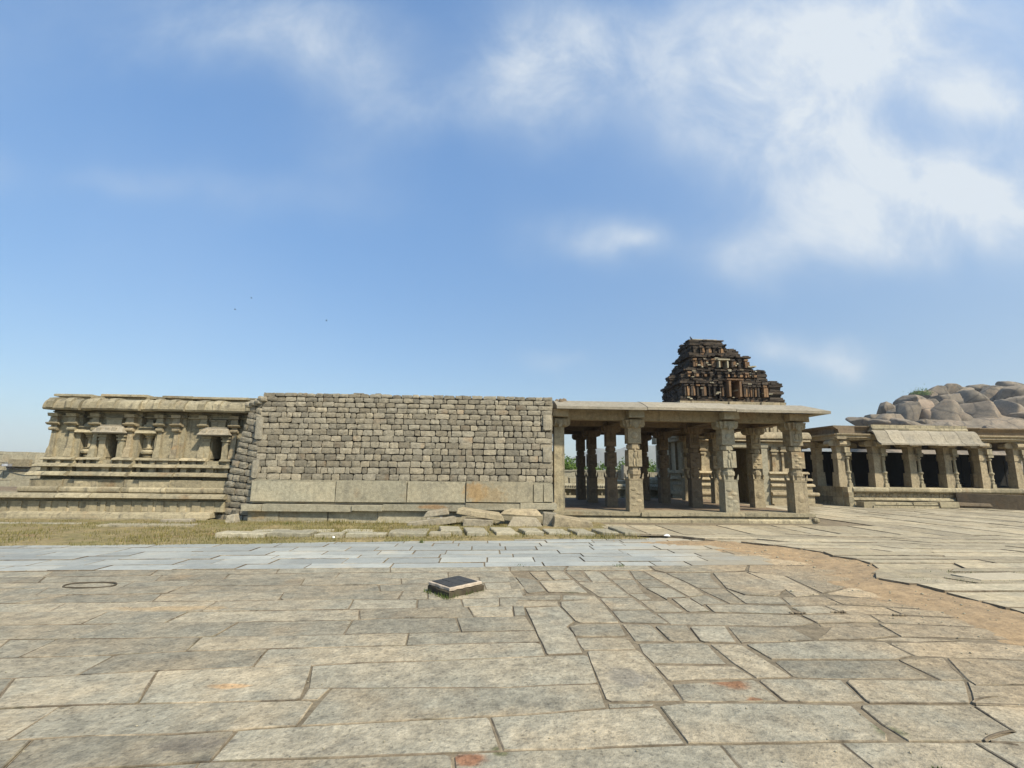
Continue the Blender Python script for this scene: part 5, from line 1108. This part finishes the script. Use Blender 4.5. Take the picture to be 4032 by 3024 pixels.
for i, (cx, cy, h, wd) in enumerate(((5.6, 46, 3.0, 3.2), (7.6, 47, 2.7, 2.6), (9.6, 47.5, 2.35, 2.4), (11.6, 48, 2.3, 2.6), (13.7, 47, 2.75, 3.0), (15.8, 48, 2.4, 2.6), (17.4, 47, 2.9, 2.6), (2.6, 47, 2.8, 3.2), (19.8, 49, 2.6, 3.0))):
    shrub('shrub', 'green leafy shrub in the row behind the enclosure wall, seen through the open hall', cx, cy, h, wd, 2600, 500 + i * 3, SG)
shrub('shrub', 'tiny dark shrub on the ridge line of the boulder hill', 143.0, 158, 27.8, 3.4, 500, 560) if False else None
def hill_bush(x, y, z, w_, label, seed):
    rg = random.Random(seed); t = thing('hill_shrub', label, 'shrub', (x, y, z)); b = MB(seed); b.tube([(x, y, z - 1.5), (x + .2, y, z + .6)], [.12, .05], 5); b.build('stem', M['bark'], t)
    c = MB(seed)
    for i in range(700):
        v = Vector((x + rg.gauss(0, w_ * .42), y + rg.gauss(0, w_ * .3), z + abs(rg.gauss(0, w_ * .26)))); s_ = rg.uniform(.12, .25)
        A = Vector((rg.gauss(0, 1), rg.gauss(0, 1), rg.gauss(0, .6))).normalized(); B = A.cross(Vector((rg.gauss(0, 1), rg.gauss(0, 1), rg.gauss(0, 1)))).normalized()
        c.poly([v - A * s_, v + B * s_ * .6, v + A * s_, v - B * s_ * .6], [(0, 1, 2, 3)], rg.random())
    c.build('foliage', M['leaf'], t)
hill_bush(147.0, 158, 28.2, 3.6, 'dark green shrub on the slope of the boulder hill', 571)
hill_bush(168.5, 170, 32.2, 1.6, 'small thin shrub on the crest of the boulder hill', 572)

# stone enclosure wall at the far left with a wall lamp
q = MB(121)
for k in range(6): q.course(rect(22.0 + .01 * k, k * .36 - .2, k * .36 + .15, 22.9), -34, -16.8, .7, 1.5, .02, .008)
q.course(rect(22.02, 1.95, 2.06, 22.9), -34, -19.2, .8, 1.6, .02, .02); q.course(rect(22.1, 1.93, 2.01, 22.9), -19.2, -17, .4, .8, .03, .02)
tag(q.build('enclosure_wall', M['dado']), 'pale dressed stone enclosure wall with a lamp, beyond the carved shrine', 'wall')
q = MB(122); q.box(-19.78, -18.92, 21.93, 22.3, 1.42, 1.735, .01)
tag(q.build('ochre_stone', M['temple']), 'ochre new stone set in the enclosure wall behind the lamp', 'stone block')
lamp = thing('wall_lamp', 'small grey floodlight on the enclosure wall with a sagging black cable', 'lamp', (-19.65, 21.9, 1.48))
q = MB(123); q.box(-19.78, -19.52, 21.68, 21.86, 1.44, 1.55); q.tube([(-19.65, 21.9, 1.40), (-19.65, 21.78, 1.38), (-19.65, 21.76, 1.46)], .02); q.box(-19.72, -19.58, 21.86, 21.95, 1.36, 1.45); q.build('housing', M['lamp_grey'], lamp)
q = MB(124); q.box(-19.75, -19.55, 21.672, 21.679, 1.455, 1.535); q.build('lens', M['glass'], lamp)
q = MB(125); pts = [(-26 + 6.3 * t, 21.9, 1.46 + .04 * math.sin(t * 9)) for t in [k / 14 for k in range(15)]]; q.tube(pts, .014, 5)
q.tube([(-19.6, 21.88, 1.42), (-19.3, 21.9, 1.31), (-19.0, 21.9, 1.25), (-18.6, 21.9, 1.26), (-18.0, 21.9, 1.38)], .014, 5); q.tube([(-19.55, 21.88, 1.43), (-18.9, 21.9, 1.42), (-18, 21.9, 1.46)], .012, 5); q.build('cable', M['cable'], lamp)
q = MB(126); q.blob((-17.5, 19.0, .2), (2.5, 1.2, .5), n=(20, 10), amp=.2, seed=2); q.box(-19, -15.4, 18.6, 19.6, .3, .62, .06)
tag(q.build('stone_heap', M['inner']), 'low dark heap of earth and slabs in front of the enclosure wall', 'rubble')

# ================================================================== COURT DETAILS
mc = thing('inspection_cover', 'raised square mossy cover block with black slate top, set diagonally in the court', 'cover', (-.35, 6.78, 0))
C0 = Vector((-.345, 6.77)); c4 = [C0 + Vector(v) for v in ((-.36, .01), (-.055, -.385), (.365, .035), (.035, .40))]
def ring4(s_): return [C0 + (v - C0) * s_ for v in c4]
q = MB(131); a = ring4(1.02); b = ring4(.98)
q.slab([tuple(v) for v in ring4(1.0)], .082, th=.13, jit=.014, seg=.12, inset=0, tilt=0, bev=.02); q.build('curb', M['moss'], mc)
q = MB(132); q.slab([tuple(v) for v in ring4(.99)], .118, th=.034, jit=.016, seg=.07, inset=0, tilt=0, bev=.008); q.build('rim', M['rim'], mc)
q = MB(133)
e1 = c4[1] - c4[0]; e2 = c4[3] - c4[0]; o_ = c4[0] + (e1 + e2) * .075
for i in range(2):
    for j in range(3):
        p0 = o_ + e1 * .85 * i / 2 + e2 * .85 * j / 3; d1 = e1 * .85 / 2; d2 = e2 * .85 / 3
        q.slab([tuple(p0), tuple(p0 + d1), tuple(p0 + d1 + d2), tuple(p0 + d2)], .126 + .001 * ((i + j) % 2), th=.015, jit=.002, inset=.002, tilt=0, bev=.003)
q.build('slate_panel', M['black'], mc)
gw = MB(134)
for i in range(260):
    t = U(0, 1); p0 = c4[0].lerp(c4[1], t) if i % 3 else c4[1].lerp(c4[2], t)
    if N3(t * 4, i % 3) < -.1: continue
    blade(gw, p0.x + U(-.05, .01), p0.y - U(0, .05), 0, U(.02, .07), .004, U(0, .04), U(0, 6.28))
def weed(x, y, z, n, h, r, seed):
    for i in range(n): blade(gw, x + RG.gauss(0, r), y + RG.gauss(0, r), z, h * U(.4, 1), U(.004, .008), U(0, h * .6), U(0, 6.28))
for (x, y, n, h, r) in ((2.25, 8.5, 50, .05, .05), (.62, 8.5, 40, .03, .06), (-1.3, 11.0, 40, .12, .02), (-5.2, 13.9, 60, .16, .05), (-4.0, 14.1, 50, .14, .05), (2.43, 2.78, 60, .02, .03), (6.3, 7.2, 60, .03, .10), (6.9, 7.05, 120, .03, .10), (7.4, 7.1, 120, .03, .10), (8.2, 7.1, 90, .03, .12), (7.4, 7.65, 90, .03, .15), (8.3, 7.6, 60, .03, .1)): weed(x, y, .0 if x < 6 else .06, n, h, r, 1)
stuff(tag(gw.build('weeds', M['weed']), 'small green weeds in the paving joints of the court', 'weeds'))
for i, (x, y) in enumerate(((3.54, 5.73), (4.05, 5.77), (4.65, 5.64))):
    q = MB(190 + i)
    for k in range(7): q.blob((x + (k - 3) * .022, y + U(-.012, .012), .008), (U(.015, .035), U(.01, .022), U(.006, .014)), n=(7, 5), sup=.8, amp=.4, seed=i + k)
    tag(q.build('dry_clump', M['joint']), 'small dark dry clump lying on the paving beside the drift of sand', 'debris', 'dry clumps on the paving')
pb = MB(195)
for i in range(420):
    y = U(3.5, 11.4); x = edge_x(y) - abs(RG.gauss(0, .9)) - .05; r = U(.004, .014) * (2 if U(0, 1) < .06 else 1)
    pb.blob((x, y, max(sandh(x, y), 0) + r * .3), (r, r * U(.6, 1), r * .6), n=(6, 4), amp=.3, seed=i)
for i in range(500):
    x = U(-7, 4); y = U(2.6, 9); r = U(.003, .008); pb.blob((x, y, .004), (r, r, r * .6), n=(5, 4), amp=.3, seed=i)
stuff(tag(pb.build('gravel', M['dado']), 'scattered small pebbles on the sand drift and paving of the court', 'gravel'))
# thin dark ring lying on the court
q = MB(135); n = 40; ri = []
for i in range(n + 1):
    a = 6.283 * i / n; ri.append((-5.09 + .31 * math.cos(a), 7.08 + .165 * math.sin(a), .008 + .004 * math.sin(3 * a)))
q.tube(ri, .009, 6); tag(q.build('ground_ring', M['soil']), 'thin dark ring lying flat on the court paving', 'ring')
for i, pts in enumerate(GROOVES):
    q = MB(136); q.tube([(a, b, .002) for a, b in pts], .008, 5)
    tag(q.build('groove', M['joint']), ('dark hooked groove line worn in the foreground slabs, farthest of three', 'dark arched groove line worn across the slab joint in the foreground', 'short dark groove line nearest the viewer, below the arched one')[i], 'groove', 'groove lines in the foreground slabs')
q = MB(137); q.poly([(4.26, 11.92, .06), (4.40, 11.88, .05), (4.40, 11.95, .08), (4.28, 11.97, .07), (4.33, 11.93, .10)], [(0, 1, 4), (1, 2, 4), (2, 3, 4), (3, 0, 4), (0, 3, 2, 1)], .1)
tag(q.build('paper_scrap', M['paper']), 'crumpled white scrap of litter on the grass before the open hall', 'litter')
q = MB(138); q.blob((-3.24, 11.35, .06), (.035, .03, .025), n=(7, 5), amp=.3)
tag(q.build('paper_scrap', M['paper']), 'small white scrap of litter by the kerb slabs below the rubble wall', 'litter')
def bird(x, y, z, s_, label, flying, seed, grp=None):
    q = MB(seed)
    if flying:
        q.blob((x, y, z), (.16 * s_, .05 * s_, .05 * s_), n=(8, 6)); q.blob((x - .17 * s_, y, z + .02 * s_), (.05 * s_, .04 * s_, .04 * s_), n=(6, 5))
        for k in (-1, 1): q.poly([(x - .07 * s_, y, z + .02), (x + .07 * s_, y, z + .02), (x + .12 * s_, y + k * .28 * s_, z + .16 * s_), (x - .02 * s_, y + k * .30 * s_, z + .17 * s_)], [(0, 1, 2, 3)])
        q.poly([(x + .13 * s_, y - .03 * s_, z), (x + .27 * s_, y - .05 * s_, z), (x + .27 * s_, y + .05 * s_, z), (x + .13 * s_, y + .03 * s_, z)], [(0, 1, 2, 3)])
    else:
        rot = Matrix.Rotation(.9, 3, 'Y')
        q.blob((x, y, z + .14 * s_), (.15 * s_, .075 * s_, .08 * s_), rot, n=(10, 7)); q.blob((x - .07 * s_, y, z + .28 * s_), (.055 * s_, .05 * s_, .05 * s_), n=(8, 6)); q.tube([(x - .11 * s_, y, z + .28 * s_), (x - .18 * s_, y, z + .265 * s_)], [.018 * s_, .004], 5); q.tube([(x + .08 * s_, y, z + .06 * s_), (x + .17 * s_, y, z - .08 * s_)], [.035 * s_, .03 * s_], 5)
        for k in (-1, 1): q.tube([(x, y + k * .03 * s_, z + .06 * s_), (x, y + k * .03 * s_, z)], .008 * s_, 4)
    tag(q.build('bird', M['crow'], smooth=True), label, 'bird', grp)
bird(10.72, 24.75, 8.405, .55, 'dark bird perched on top of the tower', False, 141)
for i, (x, z, l) in enumerate(((-11.9, 9.9, 'tiny flying bird, highest of those left in the sky'), (-12.63, 9.28, 'tiny flying bird, leftmost of those in the sky'), (-8.11, 8.83, 'tiny flying bird, rightmost and lowest in the sky'))): bird(x * 2, 49, 1.55 + (z - 1.55) * 2, .45, l, True, 142 + i, 'birds in the sky')

# ================================================================== HAZE
if True:
    q = MB(150); q.box(-2600, 2600, -400, 2400, -1.5, 165)
    hz = stuff(q.build('haze', M['paper']))
    m = bpy.data.materials.new('pale_haze'); m.use_nodes = True; k = NT(m.node_tree); k.n.clear()
    v = k.node('ShaderNodeVolumePrincipled'); v.inputs['Color'].default_value = (.86, .90, .95, 1); v.inputs['Density'].default_value = .00034; v.inputs['Anisotropy'].default_value = .0
    o = k.node('ShaderNodeOutputMaterial'); k.link(v.outputs[0], o.inputs['Volume']); hz.data.materials.clear(); hz.data.materials.append(m)
